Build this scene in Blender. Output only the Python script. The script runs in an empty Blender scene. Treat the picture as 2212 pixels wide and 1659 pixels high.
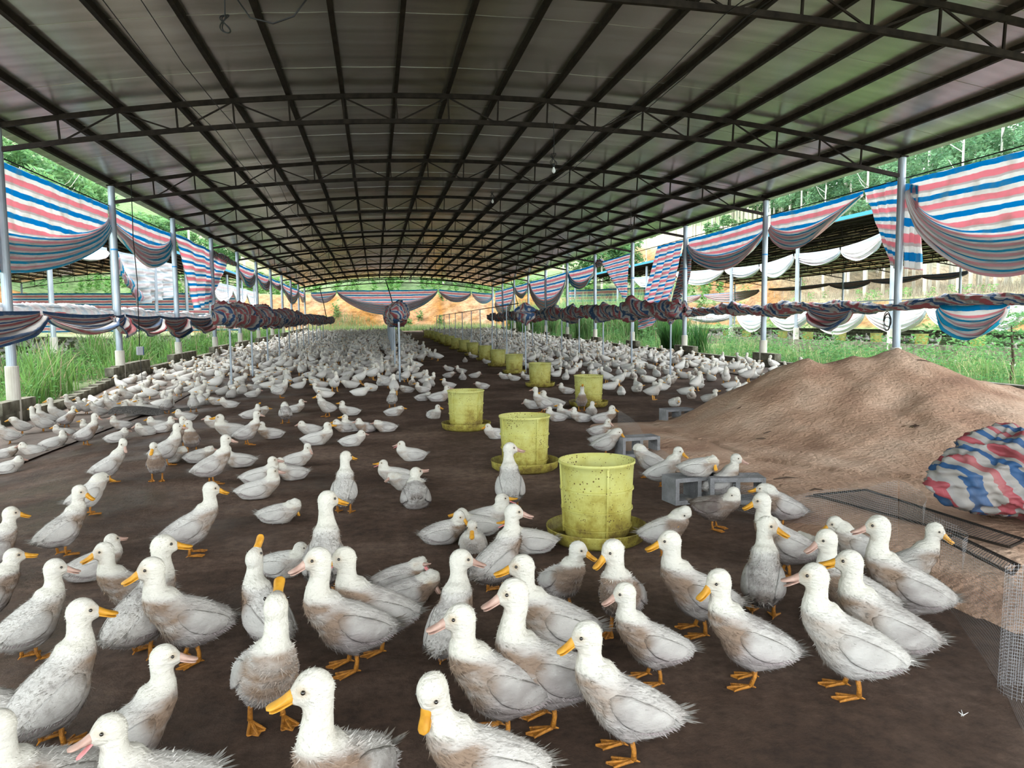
import bpy, math, random
import numpy as np
from mathutils import Vector, Matrix
random.seed(7); RNG = np.random.default_rng(7)
SC = bpy.context.scene
COL = SC.collection
# ------------------------------------------------------------------ camera
FPX = 1605.27; PITCH = 0.082556; YAW = 0.180702; ROLL = -0.009481; CH = 1.3
FW = np.array([math.sin(YAW)*math.cos(PITCH), math.cos(YAW)*math.cos(PITCH), -math.sin(PITCH)])
_r = np.array([math.cos(YAW), -math.sin(YAW), 0.0]); _u = np.cross(_r, FW)
RT = _r*math.cos(ROLL)+_u*math.sin(ROLL); UP = -_r*math.sin(ROLL)+_u*math.cos(ROLL)
cd = bpy.data.cameras.new('camera'); cam = bpy.data.objects.new('camera', cd); COL.objects.link(cam)
cd.sensor_width = 36; cd.lens = FPX/2212*36; cd.clip_start = .05; cd.clip_end = 600
M = Matrix.Identity(4)
for i in range(3):
    M[i][0] = RT[i]; M[i][1] = UP[i]; M[i][2] = -FW[i]
M[0][3] = 0; M[1][3] = 0; M[2][3] = CH
cam.matrix_world = M
SC.camera = cam
# ------------------------------------------------------------------ sky, sun, exposure
w = bpy.data.worlds.new('world'); SC.world = w; w.use_nodes = True
nt = w.node_tree; nt.nodes.clear()
wo = nt.nodes.new('ShaderNodeOutputWorld'); bg = nt.nodes.new('ShaderNodeBackground')
tc = nt.nodes.new('ShaderNodeTexCoord'); nz = nt.nodes.new('ShaderNodeTexNoise'); nz.inputs['Scale'].default_value = 1.6; nz.inputs['Detail'].default_value = 4
cr = nt.nodes.new('ShaderNodeValToRGB')
cr.color_ramp.elements[0].color = (.72, .84, .95, 1); cr.color_ramp.elements[1].color = (.98, 1.0, 1.0, 1)
cr.color_ramp.elements[0].position = .3; cr.color_ramp.elements[1].position = .62
nt.links.new(tc.outputs['Generated'], nz.inputs['Vector']); nt.links.new(nz.outputs['Fac'], cr.inputs['Fac'])
nt.links.new(cr.outputs['Color'], bg.inputs['Color']); nt.links.new(bg.outputs[0], wo.inputs[0])
bg.inputs['Strength'].default_value = 1.75
sd = bpy.data.lights.new('sun', 'SUN'); sd.energy = 1.6; sd.angle = math.radians(25); sd.color = (1, .97, .9)
sun = bpy.data.objects.new('sun', sd); COL.objects.link(sun); sun.rotation_euler = (math.radians(-28), math.radians(-24), 0)
SC.view_settings.view_transform = 'Standard'; SC.view_settings.look = 'None'
SC.view_settings.gamma = 1; SC.view_settings.use_curve_mapping = False
SC.view_settings.exposure = 2.05
SC.cycles.max_bounces = 10; SC.cycles.diffuse_bounces = 6; SC.cycles.glossy_bounces = 3
SC.cycles.transparent_max_bounces = 16; SC.cycles.sample_clamp_indirect = 6
SC.cycles.caustics_reflective = False; SC.cycles.caustics_refractive = False

# ------------------------------------------------------------------ geometry of the place
XL, XR, EAVE, BAY, Y0 = -5.90, 10.43, 4.507, 5.285, 13.495
def sm(t): t = np.clip(t, 0, 1); return t*t*(3-2*t)
def gz(X, Y):
    return .62*np.clip((Y-14)/52., 0, 1.25)**1.3 - .28*sm((-X-2)/3.)*sm((19.5-Y)/5.)
def ray(x, y):
    return FW+RT*(x-1106)/FPX-UP*(y-829.5)/FPX
def G(x, y, dz=0):                     # a point of the floor
    d = ray(x, y); z = 0.
    for _ in range(12):
        t = (z+dz-CH)/d[2] if d[2] < -1e-4 else 60
        t = min(max(t, .1), 90); z = float(gz(d[0]*t, d[1]*t))
    return np.array([d[0]*t, d[1]*t, z])
def PXp(x, y, X):
    d = ray(x, y); t = X/d[0]; return np.array([X, d[1]*t, CH+d[2]*t])
def PYp(x, y, Y):
    d = ray(x, y); t = Y/d[1]; return np.array([d[0]*t, Y, CH+d[2]*t])
def proj(P):
    P = np.asarray(P, float)-[0, 0, CH]; dd = P@FW
    return 1106+FPX*(P@RT)/dd, 829.5-FPX*(P@UP)/dd
def post_y(n): return Y0+BAY*n

# ------------------------------------------------------------------ helpers
def mk(name, V, F, mats=None, parent=None, uv=None, col=None, smooth=False, midx=None, loc=None):
    me = bpy.data.meshes.new(name); me.from_pydata([tuple(v) for v in V], [], [tuple(f) for f in F])
    if mats is not None:
        for m in (mats if isinstance(mats, (list, tuple)) else [mats]): me.materials.append(m)
    if midx is not None: me.polygons.foreach_set('material_index', np.asarray(midx, np.int32))
    if smooth is True: me.polygons.foreach_set('use_smooth', np.ones(len(me.polygons), bool))
    elif smooth is not False: me.polygons.foreach_set('use_smooth', np.asarray(smooth, bool))
    if uv is not None:
        l = me.uv_layers.new(name='uv'); vi = np.zeros(len(me.loops), np.int32); me.loops.foreach_get('vertex_index', vi)
        l.data.foreach_set('uv', np.asarray(uv, np.float32)[vi].ravel())
    if col is not None:
        c = np.ones((len(V), 4), np.float32); c[:, :3] = col
        a = me.color_attributes.new('Col', 'FLOAT_COLOR', 'POINT'); a.data.foreach_set('color', c.ravel())
    me.update()
    return link(name, me, parent, loc)
def link(name, me, parent=None, loc=None):
    o = bpy.data.objects.new(name, me); COL.objects.link(o)
    if parent is not None: o.parent = parent
    if loc is not None: o.location = loc
    return o
def tag(o, label=None, cat=None, group=None, kind=None):
    if label: o['label'] = label
    if cat: o['category'] = cat
    if group: o['group'] = group
    if kind: o['kind'] = kind
    return o
def empty(name, loc=(0, 0, 0), rz=0, label=None, category=None, group=None, kind=None):
    o = bpy.data.objects.new(name, None); COL.objects.link(o); o.location = loc; o.rotation_euler = (0, 0, rz)
    o.empty_display_size = .1
    return tag(o, label, category, group, kind)
class MB:
    def __init__(s): s.V = []; s.F = []; s.uv = []; s.col = []; s.mi = []
    def add(s, V, F, col=None, mi=0, uv=None):
        n = len(s.V); s.V += [tuple(v) for v in V]; s.F += [tuple(i+n for i in f) for f in F]
        s.mi += [mi]*len(F)
        s.col += list(col) if (col is not None and np.ndim(col) == 2) else [tuple(col) if col is not None else (1, 1, 1)]*len(V)
        s.uv += list(uv) if uv is not None else [(0, 0)]*len(V)
    def box(s, c, sz, **k):
        x, y, z = c; a, b, h = [q/2 for q in sz]
        V = [(x+i*a, y+j*b, z+l*h) for i in (-1, 1) for j in (-1, 1) for l in (-1, 1)]
        s.add(V, [(0, 1, 3, 2), (4, 6, 7, 5), (0, 4, 5, 1), (2, 3, 7, 6), (0, 2, 6, 4), (1, 5, 7, 3)], **k)
    def bar(s, a, b, wdt, hgt=None, **k):          # square bar between two points
        a = np.array(a, float); b = np.array(b, float); hgt = hgt or wdt
        d = b-a; d /= np.linalg.norm(d); u = np.array([0, 0, 1.]) if abs(d[2]) < .95 else np.array([1., 0, 0])
        r = np.cross(d, u); r /= np.linalg.norm(r); u = np.cross(r, d)
        V = [p+r*i*wdt/2+u*j*hgt/2 for p in (a, b) for i, j in ((-1, -1), (1, -1), (1, 1), (-1, 1))]
        s.add(V, [(0, 1, 2, 3), (7, 6, 5, 4), (0, 4, 5, 1), (1, 5, 6, 2), (2, 6, 7, 3), (3, 7, 4, 0)], **k)
    def tube(s, pts, r, n=8, cap=True, **k):
        V, F = tube(pts, r, n, cap); s.add(V, F, **k)
    def build(s, name, mats, parent=None, smooth=False, usecol=False, useuv=False, loc=None):
        return mk(name, s.V, s.F, mats, parent, uv=s.uv if useuv else None, col=s.col if usecol else None, smooth=smooth, midx=s.mi, loc=loc)
def tube(pts, r, n=8, cap=True, r2=None):
    P = np.asarray(pts, float); m = len(P); r = np.broadcast_to(np.asarray(r, float), (m,)); r2 = r if r2 is None else np.broadcast_to(np.asarray(r2, float), (m,))
    T = np.gradient(P, axis=0); T /= np.linalg.norm(T, axis=1)[:, None]+1e-12
    u = np.array([0, 0, 1.]) if abs(T[0][2]) < .9 else np.array([0, 1., 0])
    V = []; a = np.linspace(0, 2*math.pi, n, endpoint=False)
    for i in range(m):
        u = u-T[i]*(u@T[i]); u /= np.linalg.norm(u); s = np.cross(T[i], u)
        for t in a: V.append(P[i]+s*math.cos(t)*r[i]+u*math.sin(t)*r2[i])
    F = [(i*n+j, i*n+(j+1) % n, (i+1)*n+(j+1) % n, (i+1)*n+j) for i in range(m-1) for j in range(n)]
    if cap: F += [tuple(range(n))[::-1], tuple((m-1)*n+j for j in range(n))]
    return np.array(V), F
def noise3(P, sc=1., seed=0, octv=3):
    P = np.asarray(P, float)*sc; o = 0; a = 1.; t = 0
    for k in range(octv):
        q = P*(1.9**k)+seed*3.7+k*11.3
        o = o+a*(np.sin(q[..., 0]*1.3+1.7*np.sin(q[..., 1]*1.1+seed))*np.sin(q[..., 1]*1.7+1.3*np.sin(q[..., 2]*1.3))+np.sin(q[..., 2]*1.9+1.5*np.sin(q[..., 0]*.9)))*.5
        t += a; a *= .55
    return o/t
# ------------------------------------------------------------------ materials
def mat(name, color=(.5, .5, .5), rough=.7, metal=0., spec=.4):
    m = bpy.data.materials.new(name); m.use_nodes = True; b = m.node_tree.nodes['Principled BSDF']
    b.inputs['Base Color'].default_value = (*color, 1); b.inputs['Roughness'].default_value = rough
    b.inputs['Metallic'].default_value = metal; b.inputs['Specular IOR Level'].default_value = spec
    return m, m.node_tree, b
def N(nt, t, **k):
    n = nt.nodes.new(t)
    for a, v in k.items():
        if a.startswith('i_'): n.inputs[a[2:].replace('_', ' ')].default_value = v
        else: setattr(n, a, v)
    return n
def noise_mat(name, stops, scale=5., rough=.8, metal=0., stretch=(1, 1, 1), bump=0., bscale=None, detail=6, coord='Object', spec=.3, rr=None, dist=.02):
    m, nt, b = mat(name, stops[0][1], rough, metal, spec)
    tcn = N(nt, 'ShaderNodeTexCoord'); mp = N(nt, 'ShaderNodeMapping'); mp.inputs['Scale'].default_value = stretch
    nz = N(nt, 'ShaderNodeTexNoise'); nz.inputs['Scale'].default_value = scale; nz.inputs['Detail'].default_value = detail
    cr = N(nt, 'ShaderNodeValToRGB'); e = cr.color_ramp.elements
    while len(e) < len(stops): e.new(.5)
    for q, (p, c) in zip(e, stops): q.position = p; q.color = (*c, 1)
    L = nt.links.new
    L(tcn.outputs[coord], mp.inputs['Vector']); L(mp.outputs[0], nz.inputs['Vector']); L(nz.outputs['Fac'], cr.inputs['Fac']); L(cr.outputs[0], b.inputs['Base Color'])
    if bump:
        n2 = N(nt, 'ShaderNodeTexNoise'); n2.inputs['Scale'].default_value = bscale or scale*3; n2.inputs['Detail'].default_value = 8
        L(mp.outputs[0], n2.inputs['Vector']); bp = N(nt, 'ShaderNodeBump'); bp.inputs['Strength'].default_value = bump; bp.inputs['Distance'].default_value = dist
        L(n2.outputs['Fac'], bp.inputs['Height']); L(bp.outputs[0], b.inputs['Normal'])
    if rr:
        n3 = N(nt, 'ShaderNodeTexNoise'); n3.inputs['Scale'].default_value = rr[0]; L(tcn.outputs[coord], n3.inputs['Vector'])
        mr = N(nt, 'ShaderNodeMapRange'); mr.inputs['From Min'].default_value = .4; mr.inputs['From Max'].default_value = .62
        mr.inputs['To Min'].default_value = rr[1]; mr.inputs['To Max'].default_value = rr[2]
        L(n3.outputs['Fac'], mr.inputs['Value']); L(mr.outputs[0], b.inputs['Roughness'])
    return m
def col_mat(name, rough=.85, spec=.2, transl=0., bump=0., bscale=40., sheen=0., stretch=(1, 1, 1)):
    m, nt, b = mat(name, (1, 1, 1), rough, 0, spec)
    a = N(nt, 'ShaderNodeAttribute', attribute_name='Col'); nt.links.new(a.outputs['Color'], b.inputs['Base Color'])
    if sheen: b.inputs['Sheen Weight'].default_value = sheen
    if bump:
        tcn = N(nt, 'ShaderNodeTexCoord'); mp = N(nt, 'ShaderNodeMapping'); mp.inputs['Scale'].default_value = stretch
        n2 = N(nt, 'ShaderNodeTexNoise'); n2.inputs['Scale'].default_value = bscale; n2.inputs['Detail'].default_value = 6
        bp = N(nt, 'ShaderNodeBump'); bp.inputs['Strength'].default_value = bump; bp.inputs['Distance'].default_value = .02
        nt.links.new(tcn.outputs['Object'], mp.inputs[0]); nt.links.new(mp.outputs[0], n2.inputs['Vector'])
        nt.links.new(n2.outputs['Fac'], bp.inputs['Height']); nt.links.new(bp.outputs[0], b.inputs['Normal'])
    if transl:
        tr = N(nt, 'ShaderNodeBsdfTranslucent'); mx = N(nt, 'ShaderNodeMixShader'); mx.inputs[0].default_value = transl
        out = nt.nodes['Material Output']; nt.links.new(a.outputs['Color'], tr.inputs['Color'])
        nt.links.new(b.outputs[0], mx.inputs[1]); nt.links.new(tr.outputs[0], mx.inputs[2]); nt.links.new(mx.outputs[0], out.inputs['Surface'])
    return m
M_STEEL = noise_mat('painted_steel', [(.3, (.014, .010, .008)), (.7, (.034, .026, .019))], 8, rough=.7, spec=.15)
M_GALV = noise_mat('galvanised_pipe', [(.3, (.28, .33, .38)), (.6, (.42, .47, .52)), (.75, (.33, .35, .36))], 6, rough=.45, metal=.35, stretch=(1, 1, .3))
M_SLEEVE = noise_mat('sleeve_plastic', [(.3, (.45, .42, .35)), (.55, (.66, .63, .56)), (.8, (.70, .68, .63))], 4, rough=.6, stretch=(1, 1, .4))
M_BLUE = mat('blue_tape', (.02, .22, .5), .5)[0]
M_FOIL = noise_mat('foil_ceiling', [(.25, (.33, .305, .265)), (.5, (.47, .445, .40)), (.75, (.62, .60, .55))], .8, rough=.24, metal=.7, stretch=(.45, 5, 1), spec=.6)
M_CONC = noise_mat('concrete_block', [(.3, (.07, .065, .045)), (.55, (.17, .16, .12)), (.75, (.28, .27, .22))], 5, rough=.95, bump=.5, bscale=60)
M_CONC2 = noise_mat('grey_block', [(.3, (.15, .15, .15)), (.7, (.30, .30, .31))], 8, rough=.95, bump=.6, bscale=80)
M_PLUME = col_mat('plumage', rough=.95, spec=.05, bump=.5, bscale=75, stretch=(.45, 1, 1))
M_BILLO = noise_mat('bill_orange', [(.35, (.42, .19, .015)), (.6, (.56, .28, .03))], 40, rough=.45)
M_BILLP = noise_mat('bill_pink', [(.35, (.36, .22, .175)), (.65, (.46, .31, .25))], 40, rough=.45)
M_BILLIN = mat('bill_inside', (.62, .22, .22), .5)[0]
M_LEG = noise_mat('leg_orange', [(.3, (.20, .075, .012)), (.6, (.42, .17, .02))], 60, rough=.6, bump=.4, bscale=200)
M_EYE = mat('eye_dark', (.012, .008, .006), .08, spec=.8)[0]
M_FARB = mat('far_bill', (.68, .34, .07), .6)[0]
M_LEAF = col_mat('leaves', rough=.7, spec=.2, transl=.45)
M_BARK = noise_mat('pale_bark', [(.3, (.42, .37, .28)), (.6, (.72, .68, .60)), (.8, (.82, .80, .76))], 2, rough=.9, stretch=(1, 1, .15))
M_CABLE = mat('black_cable', (.012, .012, .012), .5)[0]
M_BLUEROOF = mat('blue_roof_sheet', (.02, .22, .42), .45)[0]
M_NETBLK = noise_mat('dark_netting', [(.4, (.03, .028, .025)), (.6, (.10, .09, .08))], 60, rough=.9, bump=.6, bscale=90)
# striped tarpaulin: the stripes run along the cloth (uv.y is metres across it)
def tarp_mat(name, transl=.5, fade=0., scale=1., cols=((.01, .36, .62), (.80, .40, .45), (.62, .58, .58))):
    m, nt, b = mat(name, (1, 1, 1), .55, 0, .25); L = nt.links.new
    uv = N(nt, 'ShaderNodeUVMap'); sp = N(nt, 'ShaderNodeSeparateXYZ'); L(uv.outputs[0], sp.inputs[0])
    nz = N(nt, 'ShaderNodeTexNoise'); nz.inputs['Scale'].default_value = 2.5; nz.inputs['Detail'].default_value = 5; L(uv.outputs[0], nz.inputs['Vector'])
    ma = N(nt, 'ShaderNodeMath', operation='MULTIPLY_ADD'); L(nz.outputs['Fac'], ma.inputs[0]); ma.inputs[1].default_value = .07; L(sp.outputs['Y'], ma.inputs[2])
    dv = N(nt, 'ShaderNodeMath', operation='MULTIPLY'); L(ma.outputs[0], dv.inputs[0]); dv.inputs[1].default_value = scale/.40
    fr = N(nt, 'ShaderNodeMath', operation='FRACT'); L(dv.outputs[0], fr.inputs[0])
    cr = N(nt, 'ShaderNodeValToRGB'); cr.color_ramp.interpolation = 'CONSTANT'; e = cr.color_ramp.elements
    W, B, R, K = cols if len(cols) == 4 else ((.80, .79, .78),)+cols
    st = [(0, W), (.10, B), (.34, W), (.55, R), (.82, K), (.92, W)]
    while len(e) < len(st): e.new(.5)
    for q, (p, c) in zip(e, st):
        q.position = p; q.color = (*[c[i]*(1-fade)+.80*fade for i in range(3)], 1)
    L(fr.outputs[0], cr.inputs[0])
    n2 = N(nt, 'ShaderNodeTexNoise'); n2.inputs['Scale'].default_value = 3.; n2.inputs['Detail'].default_value = 8; L(uv.outputs[0], n2.inputs['Vector'])
    mx = N(nt, 'ShaderNodeMix', data_type='RGBA'); mr = N(nt, 'ShaderNodeMapRange'); mr.inputs['From Min'].default_value = .5; mr.inputs['From Max'].default_value = .8; mr.inputs['To Max'].default_value = .55
    L(n2.outputs['Fac'], mr.inputs['Value']); L(mr.outputs[0], mx.inputs['Factor']); L(cr.outputs[0], mx.inputs['A']); mx.inputs['B'].default_value = (.42, .36, .30, 1)
    L(mx.outputs['Result'], b.inputs['Base Color'])
    n4 = N(nt, 'ShaderNodeTexNoise'); n4.inputs['Scale'].default_value = 9.; n4.inputs['Detail'].default_value = 6; n4.inputs['Distortion'].default_value = .6; L(uv.outputs[0], n4.inputs['Vector'])
    bp = N(nt, 'ShaderNodeBump'); bp.inputs['Strength'].default_value = .35; bp.inputs['Distance'].default_value = .03; L(n4.outputs['Fac'], bp.inputs['Height']); L(bp.outputs[0], b.inputs['Normal'])
    tr = N(nt, 'ShaderNodeBsdfTranslucent'); L(mx.outputs['Result'], tr.inputs['Color'])
    ms = N(nt, 'ShaderNodeMixShader'); at = N(nt, 'ShaderNodeAttribute', attribute_name='single'); mt = N(nt, 'ShaderNodeMath', operation='MULTIPLY'); mt.inputs[1].default_value = transl
    L(at.outputs['Fac'], mt.inputs[0]); L(mt.outputs[0], ms.inputs[0])       # where the cloth lies in many layers little light comes through
    L(b.outputs[0], ms.inputs[1]); L(tr.outputs[0], ms.inputs[2]); L(ms.outputs[0], nt.nodes['Material Output'].inputs['Surface'])
    return m
M_TARP = tarp_mat('striped_tarpaulin', .62)  # pale bright stripes: light from behind is partly put into the colour
M_TARPD = tarp_mat('striped_tarpaulin_shaded', .10, scale=1.35, cols=((.44, .42, .40), (.035, .09, .20), (.36, .09, .10), (.24, .22, .21)))  # same cloth where bunched; shade of the folds put into darker stripes
M_TARPW = tarp_mat('faded_tarpaulin', .5, fade=.75)
# litter floor: dark damp brown, wet sheen in patches
def floor_mat():
    m, nt, b = mat('litter_floor', (.05, .035, .025), .8, 0, .22); L = nt.links.new
    g = N(nt, 'ShaderNodeNewGeometry'); sp = N(nt, 'ShaderNodeSeparateXYZ'); L(g.outputs['Position'], sp.inputs[0])
    n1 = N(nt, 'ShaderNodeTexNoise'); n1.inputs['Scale'].default_value = .9; n1.inputs['Detail'].default_value = 9; n1.inputs['Roughness'].default_value = .62; L(g.outputs['Position'], n1.inputs['Vector'])
    cr = N(nt, 'ShaderNodeValToRGB'); e = cr.color_ramp.elements; e.new(.5); e.new(.6)
    for q, (p, c) in zip(e, [(.32, (.058, .032, .020)), (.47, (.11, .066, .044)), (.58, (.175, .112, .080)), (.72, (.26, .18, .135))]): q.position = p; q.color = (*c, 1)
    L(n1.outputs['Fac'], cr.inputs[0])
    # mottling of fine pale crumbs and damp spots
    n2 = N(nt, 'ShaderNodeTexNoise'); n2.inputs['Scale'].default_value = 14; n2.inputs['Detail'].default_value = 8; n2.inputs['Roughness'].default_value = .7; L(g.outputs['Position'], n2.inputs['Vector'])
    mr = N(nt, 'ShaderNodeMapRange'); mr.inputs['From Min'].default_value = .35; mr.inputs['From Max'].default_value = .7; mr.inputs['To Min'].default_value = .6; mr.inputs['To Max'].default_value = 1.35; L(n2.outputs['Fac'], mr.inputs['Value'])
    mu = N(nt, 'ShaderNodeVectorMath', operation='SCALE'); L(cr.outputs[0], mu.inputs[0]); L(mr.outputs[0], mu.inputs['Scale'])
    L(mu.outputs[0], b.inputs['Base Color'])
    # wet on the left third
    n3 = N(nt, 'ShaderNodeTexNoise'); n3.inputs['Scale'].default_value = 1.1; n3.inputs['Detail'].default_value = 5; L(g.outputs['Position'], n3.inputs['Vector'])
    wx = N(nt, 'ShaderNodeMapRange'); wx.inputs['From Min'].default_value = .3; wx.inputs['From Max'].default_value = -1.6; wx.inputs['To Min'].default_value = 0; wx.inputs['To Max'].default_value = .22; L(sp.outputs['X'], wx.inputs['Value'])
    ad = N(nt, 'ShaderNodeMath', operation='ADD'); L(n3.outputs['Fac'], ad.inputs[0]); L(wx.outputs[0], ad.inputs[1])
    ro = N(nt, 'ShaderNodeMapRange'); ro.inputs['From Min'].default_value = .58; ro.inputs['From Max'].default_value = .80; ro.inputs['To Min'].default_value = .85; ro.inputs['To Max'].default_value = .32; L(ad.outputs[0], ro.inputs['Value'])
    L(ro.outputs[0], b.inputs['Roughness'])
    n4 = N(nt, 'ShaderNodeTexNoise'); n4.inputs['Scale'].default_value = 22; n4.inputs['Detail'].default_value = 10; n4.inputs['Roughness'].default_value = .75; L(g.outputs['Position'], n4.inputs['Vector'])
    bp = N(nt, 'ShaderNodeBump'); bp.inputs['Strength'].default_value = .9; bp.inputs['Distance'].default_value = .05; L(n4.outputs['Fac'], bp.inputs['Height']); L(bp.outputs[0], b.inputs['Normal'])
    return m
M_FLOOR = floor_mat()
def net_mat():
    m, nt, b = mat('floor_net', (.1, .08, .06), .8); L = nt.links.new
    g = N(nt, 'ShaderNodeNewGeometry'); wv = N(nt, 'ShaderNodeTexWave', wave_type='BANDS', bands_direction='DIAGONAL'); wv.inputs['Scale'].default_value = 14; wv.inputs['Distortion'].default_value = .4; L(g.outputs['Position'], wv.inputs['Vector'])
    n1 = N(nt, 'ShaderNodeTexNoise'); n1.inputs['Scale'].default_value = 1.5; n1.inputs['Detail'].default_value = 6; L(g.outputs['Position'], n1.inputs['Vector'])
    cr = N(nt, 'ShaderNodeValToRGB'); e = cr.color_ramp.elements; e[0].position = .35; e[0].color = (.12, .085, .065, 1); e[1].position = .65; e[1].color = (.27, .21, .17, 1); L(n1.outputs['Fac'], cr.inputs[0])
    mx = N(nt, 'ShaderNodeMix', data_type='RGBA'); mx.inputs['B'].default_value = (.06, .045, .035, 1); L(cr.outputs[0], mx.inputs['A'])
    mm = N(nt, 'ShaderNodeMath', operation='MULTIPLY'); mm.inputs[1].default_value = .55; L(wv.outputs['Fac'], mm.inputs[0]); L(mm.outputs[0], mx.inputs['Factor']); L(mx.outputs['Result'], b.inputs['Base Color'])
    bp = N(nt, 'ShaderNodeBump'); bp.inputs['Strength'].default_value = .6; bp.inputs['Distance'].default_value = .02; L(wv.outputs['Fac'], bp.inputs['Height']); L(bp.outputs[0], b.inputs['Normal'])
    return m
M_NETF = net_mat()
def mesh_net_mat(name, color, cell, cover):            # fine netting: real gaps between its threads
    m, nt, b = mat(name, color, .8); L = nt.links.new
    uv = N(nt, 'ShaderNodeUVMap'); sp = N(nt, 'ShaderNodeSeparateXYZ'); L(uv.outputs[0], sp.inputs[0]); outs = []
    for ax in ('X', 'Y'):
        a = N(nt, 'ShaderNodeMath', operation='MULTIPLY'); a.inputs[1].default_value = 1/cell; L(sp.outputs[ax], a.inputs[0])
        f = N(nt, 'ShaderNodeMath', operation='FRACT'); L(a.outputs[0], f.inputs[0])
        g = N(nt, 'ShaderNodeMath', operation='LESS_THAN'); g.inputs[1].default_value = cover; L(f.outputs[0], g.inputs[0]); outs.append(g)
    mx = N(nt, 'ShaderNodeMath', operation='MAXIMUM'); L(outs[0].outputs[0], mx.inputs[0]); L(outs[1].outputs[0], mx.inputs[1])
    L(mx.outputs[0], b.inputs['Alpha']); return m
M_NETV = mesh_net_mat('fly_netting', (.34, .34, .35), .012, .09)
M_NETM = mesh_net_mat('wire_mesh', (.05, .05, .05), .02, .25)
def feeder_mat():
    m, nt, b = mat('feeder_yellow', (.7, .68, .16), .5, 0, .35); L = nt.links.new
    tcn = N(nt, 'ShaderNodeTexCoord'); sp = N(nt, 'ShaderNodeSeparateXYZ'); L(tcn.outputs['Object'], sp.inputs[0])
    n1 = N(nt, 'ShaderNodeTexNoise'); n1.inputs['Scale'].default_value = 7; n1.inputs['Detail'].default_value = 8; n1.inputs['Roughness'].default_value = .7; L(tcn.outputs['Object'], n1.inputs['Vector'])
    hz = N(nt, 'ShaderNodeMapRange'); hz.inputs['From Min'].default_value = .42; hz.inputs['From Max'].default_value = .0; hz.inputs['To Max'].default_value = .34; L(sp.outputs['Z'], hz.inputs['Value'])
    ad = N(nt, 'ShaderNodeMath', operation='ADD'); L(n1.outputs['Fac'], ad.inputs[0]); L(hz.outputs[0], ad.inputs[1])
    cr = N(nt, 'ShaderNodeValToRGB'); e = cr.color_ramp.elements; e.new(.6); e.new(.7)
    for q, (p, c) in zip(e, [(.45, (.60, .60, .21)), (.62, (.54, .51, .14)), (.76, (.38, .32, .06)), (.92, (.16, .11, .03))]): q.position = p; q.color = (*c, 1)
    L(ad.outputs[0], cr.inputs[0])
    vo = N(nt, 'ShaderNodeTexVoronoi'); vo.inputs['Scale'].default_value = 50; L(tcn.outputs['Object'], vo.inputs['Vector'])
    n2 = N(nt, 'ShaderNodeTexNoise'); n2.inputs['Scale'].default_value = 5; L(tcn.outputs['Object'], n2.inputs['Vector'])
    th = N(nt, 'ShaderNodeMapRange'); th.inputs['From Min'].default_value = .45; th.inputs['From Max'].default_value = .7; th.inputs['To Min'].default_value = .12; th.inputs['To Max'].default_value = .30; L(n2.outputs['Fac'], th.inputs['Value'])
    ls = N(nt, 'ShaderNodeMath', operation='LESS_THAN'); L(vo.outputs['Distance'], ls.inputs[0]); L(th.outputs[0], ls.inputs[1])
    mx = N(nt, 'ShaderNodeMix', data_type='RGBA'); L(ls.outputs[0], mx.inputs['Factor']); L(cr.outputs[0], mx.inputs['A']); mx.inputs['B'].default_value = (.16, .11, .03, 1)
    L(mx.outputs['Result'], b.inputs['Base Color'])
    tr = N(nt, 'ShaderNodeBsdfTranslucent'); L(mx.outputs['Result'], tr.inputs['Color']); ms = N(nt, 'ShaderNodeMixShader'); ms.inputs[0].default_value = .25
    L(b.outputs[0], ms.inputs[1]); L(tr.outputs[0], ms.inputs[2]); L(ms.outputs[0], nt.nodes['Material Output'].inputs['Surface'])
    return m
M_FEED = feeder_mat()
M_SAND = noise_mat('heaped_sand', [(.30, (.30, .17, .11)), (.46, (.43, .27, .18)), (.58, (.50, .335, .235)), (.75, (.58, .42, .31))], 1.7, rough=.95, bump=.8, bscale=26, detail=10, dist=.03)
M_TERR = col_mat('ground_colour', rough=.95, spec=.1, bump=1., bscale=1.6)
def _terr():
    nt = M_TERR.node_tree; b = nt.nodes['Principled BSDF']; a = [n for n in nt.nodes if n.type == 'ATTRIBUTE'][0]; g = N(nt, 'ShaderNodeNewGeometry')
    n = N(nt, 'ShaderNodeTexNoise'); n.inputs['Scale'].default_value = 1.3; n.inputs['Detail'].default_value = 10; n.inputs['Roughness'].default_value = .7; nt.links.new(g.outputs['Position'], n.inputs['Vector'])
    mr = N(nt, 'ShaderNodeMapRange'); mr.inputs['From Min'].default_value = .32; mr.inputs['From Max'].default_value = .66; mr.inputs['To Min'].default_value = .45; mr.inputs['To Max'].default_value = 1.25; nt.links.new(n.outputs['Fac'], mr.inputs['Value'])
    v = N(nt, 'ShaderNodeVectorMath', operation='SCALE'); nt.links.new(a.outputs['Color'], v.inputs[0]); nt.links.new(mr.outputs[0], v.inputs['Scale']); nt.links.new(v.outputs[0], b.inputs['Base Color'])
    for q in nt.nodes:
        if q.type == 'BUMP': q.inputs['Distance'].default_value = .35
_terr()
M_TWIG = mat('dry_twig', (.07, .045, .03), .9)[0]

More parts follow.
